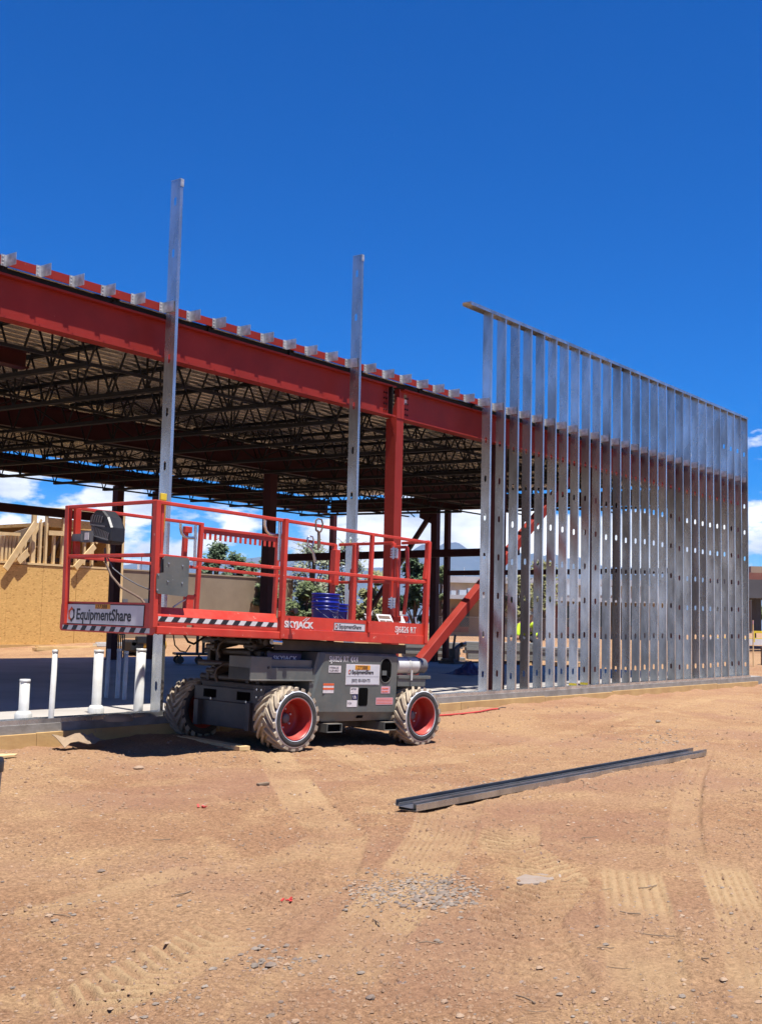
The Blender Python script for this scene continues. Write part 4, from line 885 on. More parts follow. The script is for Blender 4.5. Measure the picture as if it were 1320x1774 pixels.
# cardboard by the foundation
P = onZ(-.19, 138, 1291); e = empty('cardboard_scrap', (P.x,P.y,lie(P.x,P.y)+.01), 'crumpled brown cardboard flap lying against the foundation at the shadow edge', 'cardboard')
b = MB(); g = [[Vector((-.25+.5*i/6, -.10+.2*j/3+.03*math.sin(i*1.3), .02+.05*abs(math.sin(i*.9+j*.5))+.02*j)) for i in range(7)] for j in range(4)]
b.add([v for r_ in g for v in r_], [(j*7+i, j*7+i+1, j*7+i+8, j*7+i+7) for j in range(3) for i in range(6)]); b.build('flap', 'cardboard', e, solid=.006, fixn=False)
P = onZ(-.21, 18, 1311); e = empty('board_scrap', (P.x-.1,P.y,lie(P.x,P.y)+.02), 'flat yellowish board scrap lying on the dirt near the left edge', 'board')
b = MB(); b.prism([(-.45,-.07),(.08,-.09),(.16,-.02),(.05,.06),(-.4,.08)], 2, -.012, .006); b.build('scrap_board', 'lumber', e)
# red hose
P = [onZ(-.215, x, y) for x, y in [(752,1241),(775,1240),(800,1238),(830,1236),(850,1232),(862,1231)]]; e = empty('air_hose', (P[0].x,P[0].y,lie(P[0].x,P[0].y)), 'red air hose lying on the dirt along the foundation right of the lift', 'hose')
b = MB(); b.path([Vector((q.x,q.y,lie(q.x,q.y)+.016))-e.location for q in P], .013); b.build('hose_line', 'red_hose', e)
P = [onZ(-.215, x, y) for x, y in [(862,1231),(868,1229.5),(876,1229)]]; b = MB(); b.path([Vector((q.x,q.y,lie(q.x,q.y)+.02))-e.location for q in P], .009); b.build('hose_end', 'rust', e)
# little red scraps and a dark chip
for i, (px, py, lab) in enumerate([(345,1402,'crumpled bit of red plastic on the dirt in front of the lift'), (496,1566,'flat red plastic scrap on the dirt left of the gravel patch')]):
    P = onZ(-.25, px, py); e = empty('plastic_scrap', (P.x,P.y,lie(P.x,P.y)+.003), lab, 'scrap', 'red scraps on the dirt'); b = MB(); random.seed(i+5)
    for k in range(5): q = Vector((random.uniform(-.035,.035),random.uniform(-.03,.03),.004)); b.bar(q, q+Vector((random.uniform(-.03,.03),random.uniform(-.03,.03),random.uniform(0,.02))), .014, .004)
    b.build('scrap_piece', 'red_hose', e)
P = onZ(-.25, 454, 1361); e = empty('wood_chip', (P.x,P.y,lie(P.x,P.y)), 'dark broken wood chip lying in the tyre track in front of the lift', 'wood chip'); b = MB(); b.bar((-.05,0,.012),(.06,-.01,.014),.035,.02); b.build('chip_body', 'lumber_dark', e, bevel=.004)
P = onZ(-.25, 905, 1222) ; P = onZ(-.2, 1112, 1197); e = empty('wood_offcut', (P.x,P.y,lie(P.x,P.y)+.02), 'short pale wood offcut lying against the foundation edge below the stud wall', 'offcut'); b = MB(); b.bar((-.12,.05,.05),(.12,-.06,.02),.06,.03); b.build('offcut_body', 'lumber', e, bevel=.004)
# twigs and sticks, rocks
def rock(b, c, r, flat=.6):
    n = 8; vs = []; c = Vector(c); ph = random.random()*6
    rows = [(.0,-.5),(.8,-.25),(1,.15),(.62,.62),(0,.8)]
    def jit(): return random.uniform(.72,1.15)
    vs = [c+Vector((0,0,-.5*r*flat))]; 
    for rr, hh in rows[1:4]:
        for i in range(n): t = ph+2*math.pi*i/n; k = jit(); vs.append(c+Vector((math.cos(t)*rr*r*k*1.15, math.sin(t)*rr*r*k*.85, hh*r*flat*jit())))
    vs.append(c+Vector((0,0,.75*r*flat)))
    fs = [(0,1+(i+1)%n,1+i) for i in range(n)]
    for q in range(2): fs += [(1+q*n+i, 1+q*n+(i+1)%n, 1+(q+1)*n+(i+1)%n, 1+(q+1)*n+i) for i in range(n)]
    fs += [(1+2*n+i, 1+2*n+(i+1)%n, 1+3*n) for i in range(n)]; b.add(vs, fs)
M['cement'] = mat('dusty_cement', (.25,.20,.16), (.22,.165,.125), rough=.95, scale=12, bump=.4, bscale=60); M['stone_grey'] = mat('grey_stone', (.23,.185,.145), (.145,.115,.09), rough=.9, scale=14); M['stone_tan'] = mat('tan_stone', (.31,.215,.14), (.24,.16,.105), rough=.9, scale=14); M['stone_dark'] = mat('dark_stone', (0.128,0.096,0.080), (0.192,0.144,0.104), rough=.9, scale=14)
random.seed(21)
b = MB()
def scatter(px0, px1, py0, py1, n, r0, r1, mix_, gauss=False):
    for _ in range(n):
        if gauss: px = random.gauss((px0+px1)/2, (px1-px0)/4); py = random.gauss((py0+py1)/2, (py1-py0)/4)
        else: px = random.uniform(px0, px1); py = random.uniform(py0, py1)
        P = onZ(-.25, px, py)
        if P.y > -.12: continue
        r = r0+(r1-r0)*random.random()**3; b.mat(random.choices([0,1,2], mix_)[0]); rock(b, (P.x, P.y, lie(P.x,P.y)+r*.12), r)
scatter(-20,1340,1560,1790,300,.004,.018,(4,5,1)); scatter(-20,1340,1330,1600,230,.003,.012,(3,6,1.3)); scatter(-20,1340,1225,1350,330,.004,.018,(2,6,1.6))
scatter(680,835,1518,1582,620,.006,.019,(6,2,3),True); scatter(585,720,1512,1572,320,.005,.014,(6,4,2),True)
scatter(780,960,1340,1380,120,.006,.022,(4,5,1),True); scatter(1040,1240,1255,1300,150,.008,.028,(4,5,1),True); scatter(380,560,1640,1690,90,.006,.018,(6,3,2),True)
scatter(980,1320,1540,1774,80,.004,.014,(6,3,2)); scatter(80,350,1560,1774,110,.005,.016,(4,5,1))
tag(b.build('gravel', ['stone_grey','stone_tan','stone_dark'], smooth_all=False, fixn=False), 'loose grey and tan stones scattered over the dirt', 'gravel', kind='stuff')
# crumbs and clods of the same dirt
M['clod'] = mat('dirt_clod', (.33,.215,.135), (.20,.125,.08), rough=1, scale=9, spec=.1)
rc = random.Random(77); b = MB()
for _ in range(15000):
    u = rc.random(); px = rc.uniform(-20,1340); py = 1225+555*(u**.8)
    P = onZ(-.25, px, py)
    if P.y > -.14: continue
    dep = (P-CAMP).dot(_fw); r_ = (.0025+.0115*rc.random()**2.6)*(dep/6)**.7
    if float(fbm(np.array(P.x+3.), np.array(P.y-7.), 1.6, 3)) < rc.uniform(-.34,.2): continue
    z = lie(P.x,P.y)+r_*.15; q = [rc.uniform(.65,1.25) for _ in range(6)]; t = rc.uniform(0,1.57); c_, s_ = math.cos(t)*r_, math.sin(t)*r_
    b.add([(P.x+c_*q[0],P.y+s_*q[0],z),(P.x-s_*q[1],P.y+c_*q[1],z),(P.x-c_*q[2],P.y-s_*q[2],z),(P.x+s_*q[3],P.y-c_*q[3],z),(P.x,P.y,z+r_*.95*q[4]),(P.x,P.y,z-r_*.6)], [(0,1,4),(1,2,4),(2,3,4),(3,0,4),(1,0,5),(2,1,5),(3,2,5),(0,3,5)])
tag(b.build('dirt_clods', 'clod', fixn=False), 'small crumbs and clods of dirt covering the ground', 'dirt', kind='stuff')
b = MB(); random.seed(8)
for _ in range(38):
    P = onZ(-.25, random.uniform(0,1320), random.uniform(1330,1760)); L = random.uniform(.03,.16)*(.5+.5*random.random()); t = random.uniform(0,6.28)
    z = lie(P.x,P.y); pts = [Vector((P.x+math.cos(t)*L*k/3, P.y+math.sin(t)*L*k/3+.004*k*(k-3), z+.004+random.uniform(0,.008))) for k in range(4)]
    b.path(pts, random.uniform(.0012,.003), 5)
tag(b.build('twigs', 'lumber_dark'), 'dry twigs strewn over the dirt', 'twigs', kind='stuff')
for i, (px, py, r, lab, mt) in enumerate([(176,1508,.022,'lone black stone on the dirt at lower left','stone_dark'), (468,1672,.026,'dark grey stone on the bottom dirt left of the gravel patch','stone_dark'), (642,1735,.02,'dark stone near the bottom edge below the gravel patch','stone_dark'), (240,1335,.05,'pale flat stone on the dirt in front of the lift shadow','stone_tan'), (1140,1253,.05,'pale flat stone beyond the far end of the loose studs','stone_grey')]):
    P = onZ(-.25, px, py); b = MB(); rock(b, (0,0,r*.2), r, .6); o = b.build('stone', mt, fixn=False); o.location = (P.x,P.y,lie(P.x,P.y)); tag(o, lab, 'stone', 'single stones on the dirt')
b = MB(); random.seed(4)
P = onZ(-.25, 925, 1525); pts = [(math.cos(t)*.15*random.uniform(.8,1.1), math.sin(t)*.09*random.uniform(.8,1.1)) for t in [k*math.pi/8 for k in range(16)]]; b.prism(pts, 2, -.010, .002)
o = b.build('cement_spill', 'cement', bevel=.003); o.location = (P.x,P.y,lie(P.x,P.y)); tag(o, 'flat grey cement spill set into the dirt right of the gravel patch', 'cement spill')
# bin at the left edge
P = onZ(-.25, -36, 1556); dep = (P-CAMP).dot(_fw)
e = empty('waste_bin', (P.x,P.y,lie(P.x,P.y)-.01), 'grey tapered waste bin with black lid cut off by the left edge', 'bin'); k = dep/F
b = MB(); b.lathe([(0,0),(16*k,0),(27*k,222*k),(28*k,224*k)], (0,0,0), (0,0,1), 28); b.build('bin_body', 'bin', e)
b = MB(); b.lathe([(29.5*k,222*k),(30*k,240*k),(28*k,246*k),(0,252*k)], (0,0,0), (0,0,1), 28); b.build('lid', 'black', e)

# ------------------------------------------------------------------ inside the building
def cart(px, py):
    P = onZ(0, px, py); e = empty('flat_cart', P, 'low black flat cart on swivel casters with upright posts on the slab behind the lift', 'cart'); e.rotation_euler = (0,0,-.6)
    b = MB(); b.box(-.1,1.2,-.3,.3,.2,.25); b.build('cart_bed', 'black', e, bevel=.01)
    for x_, y_ in ((.0,-.22),(.42,-.22),(1.05,-.22),(.0,.22),(1.05,.22)):
        b = MB(); b.tube((x_,y_-.025,.09),(x_,y_+.025,.09),.088,n=20); b.box(x_-.02,x_+.02,y_-.04,y_-.028,.09,.2); b.build('caster', 'black', e)
    b = MB(); b.box(.36,.42,-.2,-.14,.25,.95); b.box(.50,.56,-.2,-.14,.25,.95); b.build('post', 'black', e)
cart(309, 1150)
P = onZ(0, 786, 1150); e = empty('floor_anchor_tool', P, 'dark squat tool with a handle standing on the slab behind the red brace', 'tool')
b = MB(); b.box(-.35,.35,-.25,.25,0,.06); b.box(-.1,.12,-.1,.1,.06,.38); b.bar((0,0,.35),(.35,0,.5),.09,.09); b.tube((.28,-.05,.5),(.5,.0,.5),.06); b.bar((-.1,0,.1),(.05,0,.75),.05,.05); b.build('tool_body', 'black', e, bevel=.01)
b = MB(); b.box(-.32,-.1,-.2,.2,.06,.13); b.build('tool_base', 'grey_dark', e, bevel=.01)
P = onZ(0, 815, 1168); e = empty('tarpaulin', P, 'crumpled blue tarpaulin heaped on the slab behind the first wall stud', 'tarpaulin')
n = 14; vs = []; random.seed(12)
for j in range(n):
    for i in range(n):
        u = i/(n-1)*2-1; v = j/(n-1)*2-1; r = math.hypot(u,v); vs.append((u*.65, v*.4, .005+max(0,.26*(1-r*1.15))*random.uniform(.7,1.15)+.03*random.random()*(r<1)))
b = MB(); b.add(vs, [(j*n+i,j*n+i+1,(j+1)*n+i+1,(j+1)*n+i) for j in range(n-1) for i in range(n-1)]); b.build('folds', 'tarp', e, fixn=False)

# ------------------------------------------------------------------ beyond the building
# timber framed building with osb wall
YB = 19.6
TB = empty('timber_framed_building', onY(YB, 100, 1110), 'half built timber framed building with osb sheathed lower wall and open studs above', 'building')
def inb(o, e): o.parent = e; o.matrix_parent_inverse = Matrix.Translation(-Vector(e.location)); return o
def bx(name, px0, py0, px1, py1, y0, y1, m, e=TB, Yv=None):
    P = onY(Yv or YB, px0, py0); Q = onY(Yv or YB, px1, py1); b = MB(); b.box(min(P.x,Q.x), max(P.x,Q.x), (Yv or YB)+y0, (Yv or YB)+y1, min(P.z,Q.z), max(P.z,Q.z)); return inb(b.build(name, m), e)
zt = onY(YB, 0, 975).z; zbm = onY(YB, 0, 1112).z-.2; xr = onY(YB, 213, 1000).x; xl = onY(YB, -120, 1000).x
b = MB(); x = xl
while x < xr-.1:
    x2 = min(x+1.213, xr); b.box(x, x2, YB+.006*(int(x*3)%3), YB+.03, zbm, zt-.02); x = x2+.008
inb(b.build('osb_wall', 'osb'), TB)
b = MB(); b.box(xl, xr-.6, YB-.01, YB+.15, zt, zt+.06); inb(b.build('sill_plate', 'lumber'), TB)
b = MB(); b.box(xl, xr, YB-.05, YB+.1, zbm-.1, zbm+.12); inb(b.build('footing', 'ochre'), TB)
def stud2(px, py0, py1, w_=.04, d_=.09, yo=.05, m='lumber', name='timber_stud'):
    P = onY(YB+yo, px, py0); Q = onY(YB+yo, px, py1); b = MB(); b.box(P.x-w_/2, P.x+w_/2, YB+yo, YB+yo+d_, min(P.z,Q.z), max(P.z,Q.z)); return inb(b.build(name, m), TB)
for px, y1, y0 in ((3,928,976),(10,928,976),(16,928,976),(22,928,976),(29,928,976),(36,940,976),(43,935,977),(69,905,977),(93,925,977),(120,925,978),(146,925,979),(79,884,977),(108,884,978),(132,884,979),(160,884,980),(187,890,982)): stud2(px, y0, y1, .07)
stud2(57, 977, 890, .14); stud2(208, 1060, 893, .12, yo=-.02)
def board(px0,py0,px1,py1,w_=.09,yo=0, m='lumber', t=.04, name='bracing_board'):
    P = onY(YB+yo, px0, py0); Q = onY(YB+yo, px1, py1); b = MB(); b.bar(P, Q, t, w_, (0,0,1)); return inb(b.build(name, m), TB)
board(9,986,63,905,.17,-.12,t=.05); board(130,984,164,946,.17,-.12,t=.05); board(31,973,48,957,.2,-.1,t=.05); board(72,900,40,972,.07,.3); board(108,925,86,968,.08,.4,'lumber_dark'); board(165,940,206,893,.14,.06); board(182,975,208,918,.1,.1)
board(0,924,34,926,.09,0,t=.09,name='top_plate'); board(84,882,213,888,.09,0,t=.1,name='top_plate'); board(84,923,160,927,.14,0,t=.06,name='header'); board(60,947,80,948,.05,.3); board(-40,922,2,924,.09,0,t=.09,name='top_plate')
o = bx('osb_gable', 85, 896, 190, 922, .09, .11, 'osb')
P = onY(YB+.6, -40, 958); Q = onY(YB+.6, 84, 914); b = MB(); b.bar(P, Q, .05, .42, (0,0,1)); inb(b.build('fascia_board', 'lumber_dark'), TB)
P = onY(YB, 84, 896); b = MB(); b.box(P.x-1.5, xr, YB+5, YB+5.1, zbm, P.z-.25); inb(b.build('shading_rear_wall', 'lumber_dark'), TB)  # back wall added to keep the interior dark behind the open studs
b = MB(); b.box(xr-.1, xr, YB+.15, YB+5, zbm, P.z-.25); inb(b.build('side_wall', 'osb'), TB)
P = onY(YB, 84, 896); b = MB(); b.box(P.x, xr, YB+.12, YB+5, P.z-.25, P.z-.15); inb(b.build('roof_sheathing', 'osb'), TB)  # roof slab added to shade the interior
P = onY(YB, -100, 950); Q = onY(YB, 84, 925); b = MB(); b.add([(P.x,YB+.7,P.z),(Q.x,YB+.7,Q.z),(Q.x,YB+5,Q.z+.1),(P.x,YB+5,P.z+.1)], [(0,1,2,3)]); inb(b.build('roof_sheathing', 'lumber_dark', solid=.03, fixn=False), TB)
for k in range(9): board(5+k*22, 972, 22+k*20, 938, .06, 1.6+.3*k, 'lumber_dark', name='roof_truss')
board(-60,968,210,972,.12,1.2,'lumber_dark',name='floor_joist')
# loose boards stacked on the dirt behind the slab
for i, (px0, py0, px1, py1, lab) in enumerate([(60,1119,185,1118,'lower long pale board lying on the dirt in front of the osb wall'), (165,1113,240,1115,'upper white board lying at the right end of the osb wall')]):
    P = onY(18.2, px0, py0); Q = onY(18.2, px1, py1); z = gz(P.x, 18.2); e = empty('loose_board', (P.x, 18.2, z), lab, 'board', 'boards on the dirt by the osb wall'); b = MB(); b.box(0, Q.x-P.x, -.1, .1, .02, .10); b.box(.1, Q.x-P.x+.3, -.08, .12, .102, .14); b.build('plank_board', 'white' if i else 'lumber', e)
# tan stucco wall block
YS = 24.0
P = onY(YS, 213, 997); Q = onY(YS, 508, 1012); S = onY(YS, 350, 996)
TW = empty('stucco_wall', (P.x, YS, gz(P.x, YS)), 'plain tan stucco wall block behind the lift with a thin pale parapet line', 'wall')
b = MB(); b.box(P.x-3, Q.x, YS, YS+6, -.3, S.z); inb(b.build('wall_body', 'stucco'), TW)
b = MB(); b.box(P.x-3, Q.x+.03, YS-.03, YS+6, S.z, S.z+.05); inb(b.build('parapet_cap', 'tan_wall'), TW)
b = MB()
for px in (216, 253): q = onY(YS, px, 1045); b.box(q.x-.12, q.x+.12, YS-.03, YS-.005, q.z-.15, q.z+.15)
inb(b.build('vent', 'ink_grey'), TW)
# low pale wall behind right of stucco wall
P = onY(26, 505, 1052); Q = onY(26, 700, 1056); e = empty('low_parapet', (P.x, 26, gz(P.x,26)), 'long low white concrete barrier beyond the slab behind the buckets', 'barrier'); b = MB(); b.box(P.x, Q.x, 26, 26.2, -.1, P.z); b.prism([(25.8,-.1),(26.4,-.1),(26.25,.4),(25.95,.4)],0,P.x,Q.x); inb(b.build('barrier_body', 'white'), e)

# trees
def tree(px, ytop, ybase, wpx, dep, label, leafs, n, size, a_, b_, shape='round', open_=0.0, bare=False, group='trees beyond the building', trunk_m='trunk'):
    C0 = atD(px, ybase, dep); top = atD(px, ytop, dep); k = dep/F; z0 = gz(C0.x, C0.y); R = wpx/2*k; Hh = top.z-z0
    e = empty('tree', (C0.x, C0.y, z0), label, 'tree', group); rnd = random.Random(int(px*7+dep))
    cl = []
    nb = int(11+wpx/9)
    for i in range(nb):
        t = rnd.uniform(0, 6.28); u = rnd.random()**.5*.85; hh = rnd.uniform(.25,1.0) if shape == 'round' else rnd.uniform(.05,1)
        rr = R*u*(math.sin(min(1,(1-hh)*1.35+.18)*math.pi/2)); cl.append((math.cos(t)*rr, math.sin(t)*rr, Hh*(.22+.72*hh), R*rnd.uniform(.18,.36)))
    vs = []; fs = []
    for i in range(n):
        c = cl[rnd.randrange(nb)]; g = [rnd.gauss(0,.5) for _ in range(3)]; L_ = math.sqrt(sum(q*q for q in g))
        p = Vector((c[0]+g[0]*c[3], c[1]+g[1]*c[3], c[2]+g[2]*c[3]*.9)); 
        if p.z < .05: continue
        a = Vector((rnd.gauss(0,1), rnd.gauss(0,1), rnd.gauss(0,.7))).normalized(); bb = a.orthogonal().normalized(); sz = size*rnd.uniform(.5,1.2); o = len(vs)
        vs += [p-a*sz, p+bb*sz*.42, p+a*sz, p-bb*sz*.42]; fs.append((o,o+1,o+2,o+3))
    b = MB(); b.add(vs, fs); b.build('crown', leafs, e, fixn=False)
    b = MB(); b.path([(0,0,-.1),(R*.03,0,Hh*.2),(-R*.04,R*.02,Hh*.5),(0,0,Hh*.8)], [Hh*.028,Hh*.022,Hh*.014,Hh*.005], 8)
    for c in cl: 
        z = c[2]*.55; b.path([(0,0,z*.7),(c[0]*.5,c[1]*.5,z+(c[2]-z)*.5),(c[0],c[1],c[2])], [Hh*.012,Hh*.007,Hh*.003], 5)
        if bare:
            for q in range(5): b.path([(c[0],c[1],c[2]),(c[0]+rnd.gauss(0,.3)*R,c[1]+rnd.gauss(0,.3)*R,c[2]+rnd.uniform(.0,.35)*R)], [Hh*.004,Hh*.0012], 4)
    b.build('trunk', trunk_m, e)
G1 = leaf_mat('leaf_dark_green', (.035,.065,.028), (.07,.11,.045)); G2 = leaf_mat('leaf_green', (.06,.085,.03), (.12,.145,.055)); G3 = leaf_mat('leaf_grey_green', (.15,.18,.11), (.26,.28,.18)); G4 = leaf_mat('leaf_olive', (.13,.14,.05), (.24,.22,.09)); G5 = leaf_mat('leaf_blue_green', (.045,.075,.04), (.09,.13,.06))
tree(372, 936, 1072, 62, 52, 'spiky dark green conifer rising above the left half of the stucco wall', G5, 5200, .14, 0, 0)
tree(415, 955, 1072, 74, 54, 'lower blue green bushy tree rising behind the middle of the stucco wall', G5, 4200, .14, 0, 0)
tree(458, 960, 1076, 60, 48, 'mid green tree rising behind the right end of the stucco wall', G2, 4200, .13, 0, 0)
tree(540, 934, 1078, 96, 50, 'airy pale grey green tree directly behind the blue buckets', G3, 2300, .10, 0, 0, bare=True)
tree(598, 932, 1082, 90, 51, 'airy pale blossoming tree between the lone stud and the red column', G3, 2300, .10, 0, 0, bare=True)
tree(530, 1004, 1078, 76, 44, 'dense low green shrub beside the right end of the stucco wall', G2, 4200, .12, 0, 0, shape='low')
tree(640, 985, 1084, 80, 47, 'olive green shrub just left of the red column', G4, 3200, .12, 0, 0, shape='low')
tree(718, 955, 1086, 74, 46, 'dense dark green tree right of the red column behind the lift gate', G1, 5200, .14, 0, 0, shape='low')
tree(895, 985, 1090, 70, 62, 'sparse yellow brown shrub behind the person in the hi vis shirt', G4, 2200, .13, 0, 0, shape='low', bare=True)
tree(940, 970, 1090, 90, 64, 'sparse olive tree seen between the wall studs right of the person', G4, 2600, .14, 0, 0, bare=True)
tree(762, 975, 1086, 30, 66, 'small green tree seen between the two right rear columns', G2, 1400, .13, 0, 0)
tree(1308, 1036, 1080, 40, 75, 'light green tree seen through the grey canopy at the right edge', G2, 1500, .15, 0, 0)
# distant low building
DB = atD(900, 1090, 78); e = empty('low_school_building', (DB.x, DB.y, .3), 'low tan and terracotta building with flat roof and roof units beyond the fence', 'building')
def dbox(name, px0, py0, px1, py1, dep, th, m, par, push=0):
    c0 = atD(px0, py0, dep+push); c1 = atD(px1, py0, dep+push); z1 = atD(px0, py0, dep+push).z; z0 = atD(px0, py1, dep+push).z
    d = Vector((c1.x-c0.x, c1.y-c0.y, 0)); n_ = Vector((-d.y, d.x, 0)).normalized()*th; b = MB()
    q = [Vector((c0.x,c0.y,0)), Vector((c1.x,c1.y,0)), Vector((c1.x,c1.y,0))+n_, Vector((c0.x,c0.y,0))+n_]; u = Vector((0,0,1))
    b.add([v+u*z0 for v in q]+[v+u*z1 for v in q], [(0,3,2,1),(4,5,6,7),(0,1,5,4),(1,2,6,5),(2,3,7,6),(3,0,4,7)]); o = b.build(name, m); o.parent = par; o.matrix_parent_inverse = Matrix.Translation(-Vector(par.location)); return o
dbox('wall', 770, 1036, 1180, 1120, 78, 12, 'tan_wall', e); dbox('roof', 764, 1030, 1186, 1037, 76.6, 14, 'roof_white', e); dbox('wall_panel', 782, 1054, 812, 1095, 78, .2, 'brick', e, -.3); dbox('wall_panel', 960, 1050, 1010, 1100, 78, .2, 'brick', e, -.3)
for px in (797, 846, 970, 1012, 1030, 1060, 1090): dbox('window', px, 1050, px+16, 1086, 78, .1, 'glass', e, -.6)
for x0, y0, x1 in ((811,1019,830),(782,1023,790),(796,1022,808),(975,1012,990),(1040,1016,1060)): dbox('roof_unit', x0, y0, x1, 1031, 80, 1.5, 'roof_white', e)
e = empty('pale_roofed_hall', atD(900, 1080, 120), 'larger pale roofed hall rising behind the low tan building', 'building'); dbox('hall_wall', 779, 1008, 1150, 1040, 120, 14, 'roof_white', e); dbox('hall_roof', 779, 998, 1120, 1009, 118, 18, 'roof_white', e); dbox('mast', 804, 983, 804.7, 999, 120, .1, 'white', e); dbox('mast', 786, 990, 786.6, 1010, 119, .1, 'ink_grey', e)
e = empty('white_house', atD(507, 1020, 75), 'small white house with a dark window behind the airy tree', 'building'); dbox('house_wall', 524, 1012, 556, 1050, 75, 5, 'white', e); dbox('window', 537, 1018, 546, 1028, 75, .1, 'glass', e, -.3); dbox('house_roof', 521, 1008, 559, 1013, 74.6, 6, 'tan_wall', e)
e = empty('white_sign_post', atD(240, 1010, 60), 'short white pole standing beyond the stucco wall left of the lift control box', 'pole'); dbox('pole_shaft', 238, 978, 241.5, 1040, 60, .1, 'white', e)
e = empty('utility_pole', atD(246, 1010, 90), 'thin dark pole beside the short white pole beyond the stucco wall', 'pole'); dbox('pole_shaft', 245, 960, 246, 1040, 90, .1, 'ink_grey', e)
# chain link fence
A0 = atD(690, 1067, 55); A1 = atD(1010, 1067, 50); zf = .3
e = empty('chain_link_fence', (A0.x, A0.y, zf), 'grey chain link fence in front of the low tan building', 'fence')
d = Vector((A1.x-A0.x, A1.y-A0.y, 0)); L = d.length; d.normalize(); ht = A0.z-zf
for k in range(int(L/2.6)+1):
    b = MB(); q = d*(k*2.6); b.tube(q, q+Vector((0,0,ht+.03)), .035, n=8); b.build('fence_post', 'galv_old', e)
b = MB(); b.bar((0,0,ht), d*L+Vector((0,0,ht)), .035, .035)
st = .11; nn = int(L/st)
for k in range(nn):
    for s_ in (-1, 1):
        x0 = k*st; x1 = x0+s_*ht
        if x1 < 0 or x1 > L: continue
        b.bar(d*x0+Vector((0,0,.03)), d*x1+Vector((0,0,ht)), .006, .006)
b.build('fence_mesh', 'galv_old', e)
# bundles of steel studs stacked beyond the slab
M['stack'] = mat('stacked_galvanized', (.30,.31,.30), (.20,.20,.19), rough=.5, metal=.3, scale=30, det=2, stretch=(.02,.02,3))
def stack(px0, px1, y0, y1, dep, rows, label):
    c0 = atD(px0, y0, dep); c1 = atD(px1, y0, dep); z1 = atD((px0+px1)/2, y1, dep).z; g = atD((px0+px1)/2, y0, dep).z; e = empty('stud_bundle', (c0.x, c0.y, g), label, 'stud bundle', 'bundles of studs stacked beyond the slab')
    d = Vector((c1.x-c0.x, c1.y-c0.y, 0)); L = d.length; d.normalize(); s = Vector((-d.y, d.x, 0)); H_ = z1-g
    for r_ in range(rows):
        h0 = .1+(H_-.1)*r_/rows; h1 = .1+(H_-.1)*(r_+1)/rows-.006; b = MB(); q = s*.4
        o1 = random.uniform(-.1,.1); b.bar(d*o1+q+Vector((0,0,(h0+h1)/2)), d*(L+o1)+q+Vector((0,0,(h0+h1)/2)), .8+random.uniform(-.05,.05), h1-h0); b.build('stud_layer', 'stack', e, bevel=.004)
    b = MB()
    for t in (.06,.5,.94): b.bar(d*L*t, d*L*t+s*.8, .1, .09)
    b.build('timber_bearer', 'lumber', e)
stack(700, 800, 1150, 1113, 33.5, 6, 'bundle of galvanized studs stacked on bearers, left one seen beside the rear column')
stack(805, 925, 1150, 1113, 32.5, 6, 'bundle of galvanized studs stacked on bearers in front of the person in hi vis')
stack(930, 1010, 1152, 1122, 31.5, 5, 'bundle of galvanized studs stacked on bearers, right one seen through the wall studs')
P = atD(708, 1118, 40); e = empty('lumber_pile', (P.x,P.y,gz(P.x,P.y)), 'low pile of pale lumber on the dirt beyond the lift gate', 'lumber pile'); b = MB()
for k in range(5): b.box(-1.6+.1*k, 1.2, -.5, .5, .02+k*.1, .1+k*.1)
b.build('boards', 'lumber', e); b = MB(); b.box(-1.4,-1.3,-.6,.6,0,.02); b.box(.9,1.,-.6,.6,0,.02); b.build('bearers', 'lumber_dark', e)
# person in hi-vis, bending over the bundles
def skin_body(name, pts, edges, rad, m, par):
    me = bpy.data.meshes.new(name); me.from_pydata(pts, edges, []); me.materials.append(M[m]); o = bpy.data.objects.new(name, me); COL.objects.link(o); o.parent = par
    mod = o.modifiers.new('skin', 'SKIN'); 
    for i, r in enumerate(rad): me.skin_vertices[0].data[i].radius = (r, r)
    me.skin_vertices[0].data[0].use_root = True; o.modifiers.new('sub', 'SUBSURF').levels = 2; o.modifiers['sub'].render_levels = 2; mod.use_smooth_shade = True; return o
P = atD(906, 1141, 34.4); pe = empty('person', (P.x, P.y, gz(P.x,P.y)), 'person in yellow green hi vis shirt and dark trousers bending over the stacked studs', 'person'); pe.rotation_euler = (0,0,math.radians(-35))
# x = picture left-to-right, y = away; half crouched, reaching down to the left
body = [(.10,.12,.62),(.11,.06,.76),(.11,.0,.90),(.10,-.05,1.00),(.12,-.07,1.08),(.13,-.10,1.17),(.135,-.11,1.24),
        (-.10,-.02,.97),(-.22,-.10,.74),(-.27,-.20,.52),(.30,-.06,.97),(.34,-.12,.73),(.24,-.28,.55),
        (.0,.14,.58),(-.06,-.16,.50),(-.04,.10,.08),(-.08,-.06,.03),(.20,.12,.58),(.26,-.18,.50),(.24,.08,.08),(.26,-.08,.03)]
edges = [(0,1),(1,2),(2,3),(3,4),(4,5),(5,6),(3,7),(7,8),(8,9),(3,10),(10,11),(11,12),(0,13),(13,14),(14,15),(15,16),(0,17),(17,18),(18,19),(19,20)]
rad = [.13,.13,.145,.15,.062,.085,.075,.075,.055,.035,.075,.055,.035,.09,.065,.045,.035,.09,.065,.045,.035]
import mathutils
skin_body('body', body, edges, rad, 'skin', pe)
skin_body('hi_vis_shirt', [body[0],body[1],body[2],body[3],body[7],body[8],(-.25,-.16,.60),body[10],body[11],(.26,-.24,.60)], [(0,1),(1,2),(2,3),(3,4),(4,5),(5,6),(3,7),(7,8),(8,9)], [.15,.155,.17,.175,.1,.08,.06,.1,.08,.06], 'person_shirt', pe)
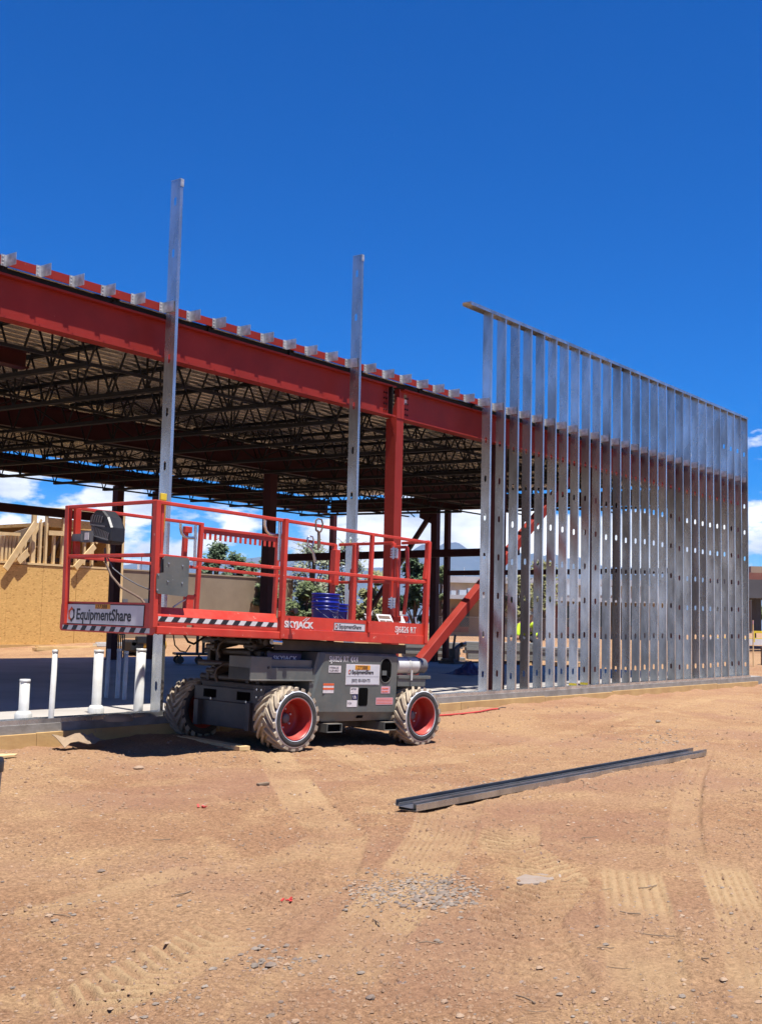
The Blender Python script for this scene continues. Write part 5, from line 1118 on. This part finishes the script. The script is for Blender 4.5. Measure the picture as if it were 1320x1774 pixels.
skin_body('trousers', [body[0],body[13],body[14],body[15],body[17],body[18],body[19]], [(0,1),(1,2),(2,3),(0,4),(4,5),(5,6)], [.15,.115,.09,.07,.115,.09,.07], 'denim', pe)
b = MB(); b.lathe([(.0,.10),(.06,.085),(.095,.04),(.10,-.01),(.12,-.02)], (.135,-.11,1.265), (0,0,1), 18); b.build('cap', 'hardhat', pe)
b = MB()
for s_ in (-1,1): b.tube((.135+.03*s_,-.11-.078,1.235),(.135+.03*s_,-.11-.086,1.235),.008,n=6)
b.build('eyes', 'ink', pe)
# grey canopy building on the right
e = empty('canopy_building', atD(1330, 1100, 46), 'grey canopied entrance with a low red roof at the right edge beyond the stud wall', 'building')
dbox('roof', 1296, 992, 1420, 1005, 50, 6, 'brick', e); dbox('upper_block', 1301, 981, 1420, 996, 54, 6, 'tan_wall', e); dbox('canopy_fascia', 1255, 1003, 1420, 1035, 45, 3, 'canopy', e)
for px in (1309.5, 1352): dbox('canopy_column', px, 1034, px+9, 1096, 46.2, .5, 'canopy', e)
for px in (1283, 1296, 1304.5): dbox('door_leaf', px, 1040, px+4, 1094, 48, .2, 'brick', e)
dbox('entrance_wall', 1240, 1034, 1302, 1096, 49, .5, 'ink_grey', e)
P = atD(1299, 1105, 43); e = empty('kerb', (P.x,P.y,gz(P.x,P.y)), 'pale concrete kerb slab in front of the grey canopy', 'kerb'); dbox('kerb_body', 1230, 1104, 1420, 1116, 43, 1.2, 'white', e)
P = atD(1299, 1100, 41); e = empty('yellow_barrier', (P.x,P.y,gz(P.x,P.y)), 'low yellow barrier rail in front of the grey canopy', 'barrier'); dbox('rail', 1240, 1104, 1420, 1105.5, 40, .06, 'yellow', e); dbox('rail', 1306, 1093, 1420, 1097, 42, .1, 'yellow', e)
for px in (1240, 1306, 1345): dbox('rail_post', px, 1093, px+1.5, 1113, 41, .08, 'yellow', e)
P = onZ(-.1, 1305, 1163); e = empty('survey_stake', (P.x,P.y,gz(P.x,P.y)), 'thin upright wooden survey stake just right of the stud wall', 'stake'); q = onZ(-.1,1305,1163); k = (q-CAMP).dot(_fw)/F; b = MB(); b.box(-.018,.018,-.012,.012,0,81*k); b.build('stake_shaft', 'lumber', e); b = MB(); b.box(-.019,.019,-.013,.013,74*k,80*k); b.build('painted_tip', 'pink', e)
P = onZ(-.1, 1321, 1162); e = empty('steel_frame_stand', (P.x,P.y,gz(P.x,P.y)), 'small dark steel frame stand cut by the right edge beside the stake', 'stand'); k = (P-CAMP).dot(_fw)/F
b = MB(); b.box(-5*k,-4*k,-.02,.02,0,31*k); b.box(18*k,19*k,-.02,.02,0,31*k); b.box(-7*k,20*k,-.02,.02,30*k,31.5*k); b.build('frame', 'rust', e); b = MB(); b.box(-4*k,18*k,-.01,.01,6*k,8*k); b.build('cross_bar', 'rust', e)
P = onZ(-.15, 1306, 1180); e = empty('concrete_block', (P.x,P.y,gz(P.x,P.y)), 'weathered block and board lying at the right end of the stud wall', 'block'); b = MB(); b.box(-.3,.15,-.12,.12,-.05,.10); b.build('block_body', 'found', e, bevel=.01); b = MB(); b.bar((-.2,.02,.12),(.12,-.02,.125),.12,.03); b.build('top_board', 'lumber_dark', e)
P = onZ(-.15, 1045, 1180)
for o in bpy.data.objects:
    if o.type == 'MESH' and o.data.users and len(o.data.polygons) == 0 and not o.modifiers: print('empty mesh', o.name)

# ------------------------------------------------------------------ air between the site and the mountains
b = MB(); b.box(-9500, 9500, -9500, 9500, -8, 430); hz = b.build('haze', 'ink')
hm = bpy.data.materials.new('haze_air'); hm.use_nodes = True; t = hm.node_tree; t.nodes.clear(); o_ = t.nodes.new('ShaderNodeOutputMaterial'); pv = t.nodes.new('ShaderNodeVolumePrincipled')
pv.inputs['Color'].default_value = (.42,.62,1,1); pv.inputs['Density'].default_value = .00005; t.links.new(pv.outputs[0], o_.inputs['Volume'])
hz.data.materials.clear(); hz.data.materials.append(hm); tag(hz, kind='stuff')
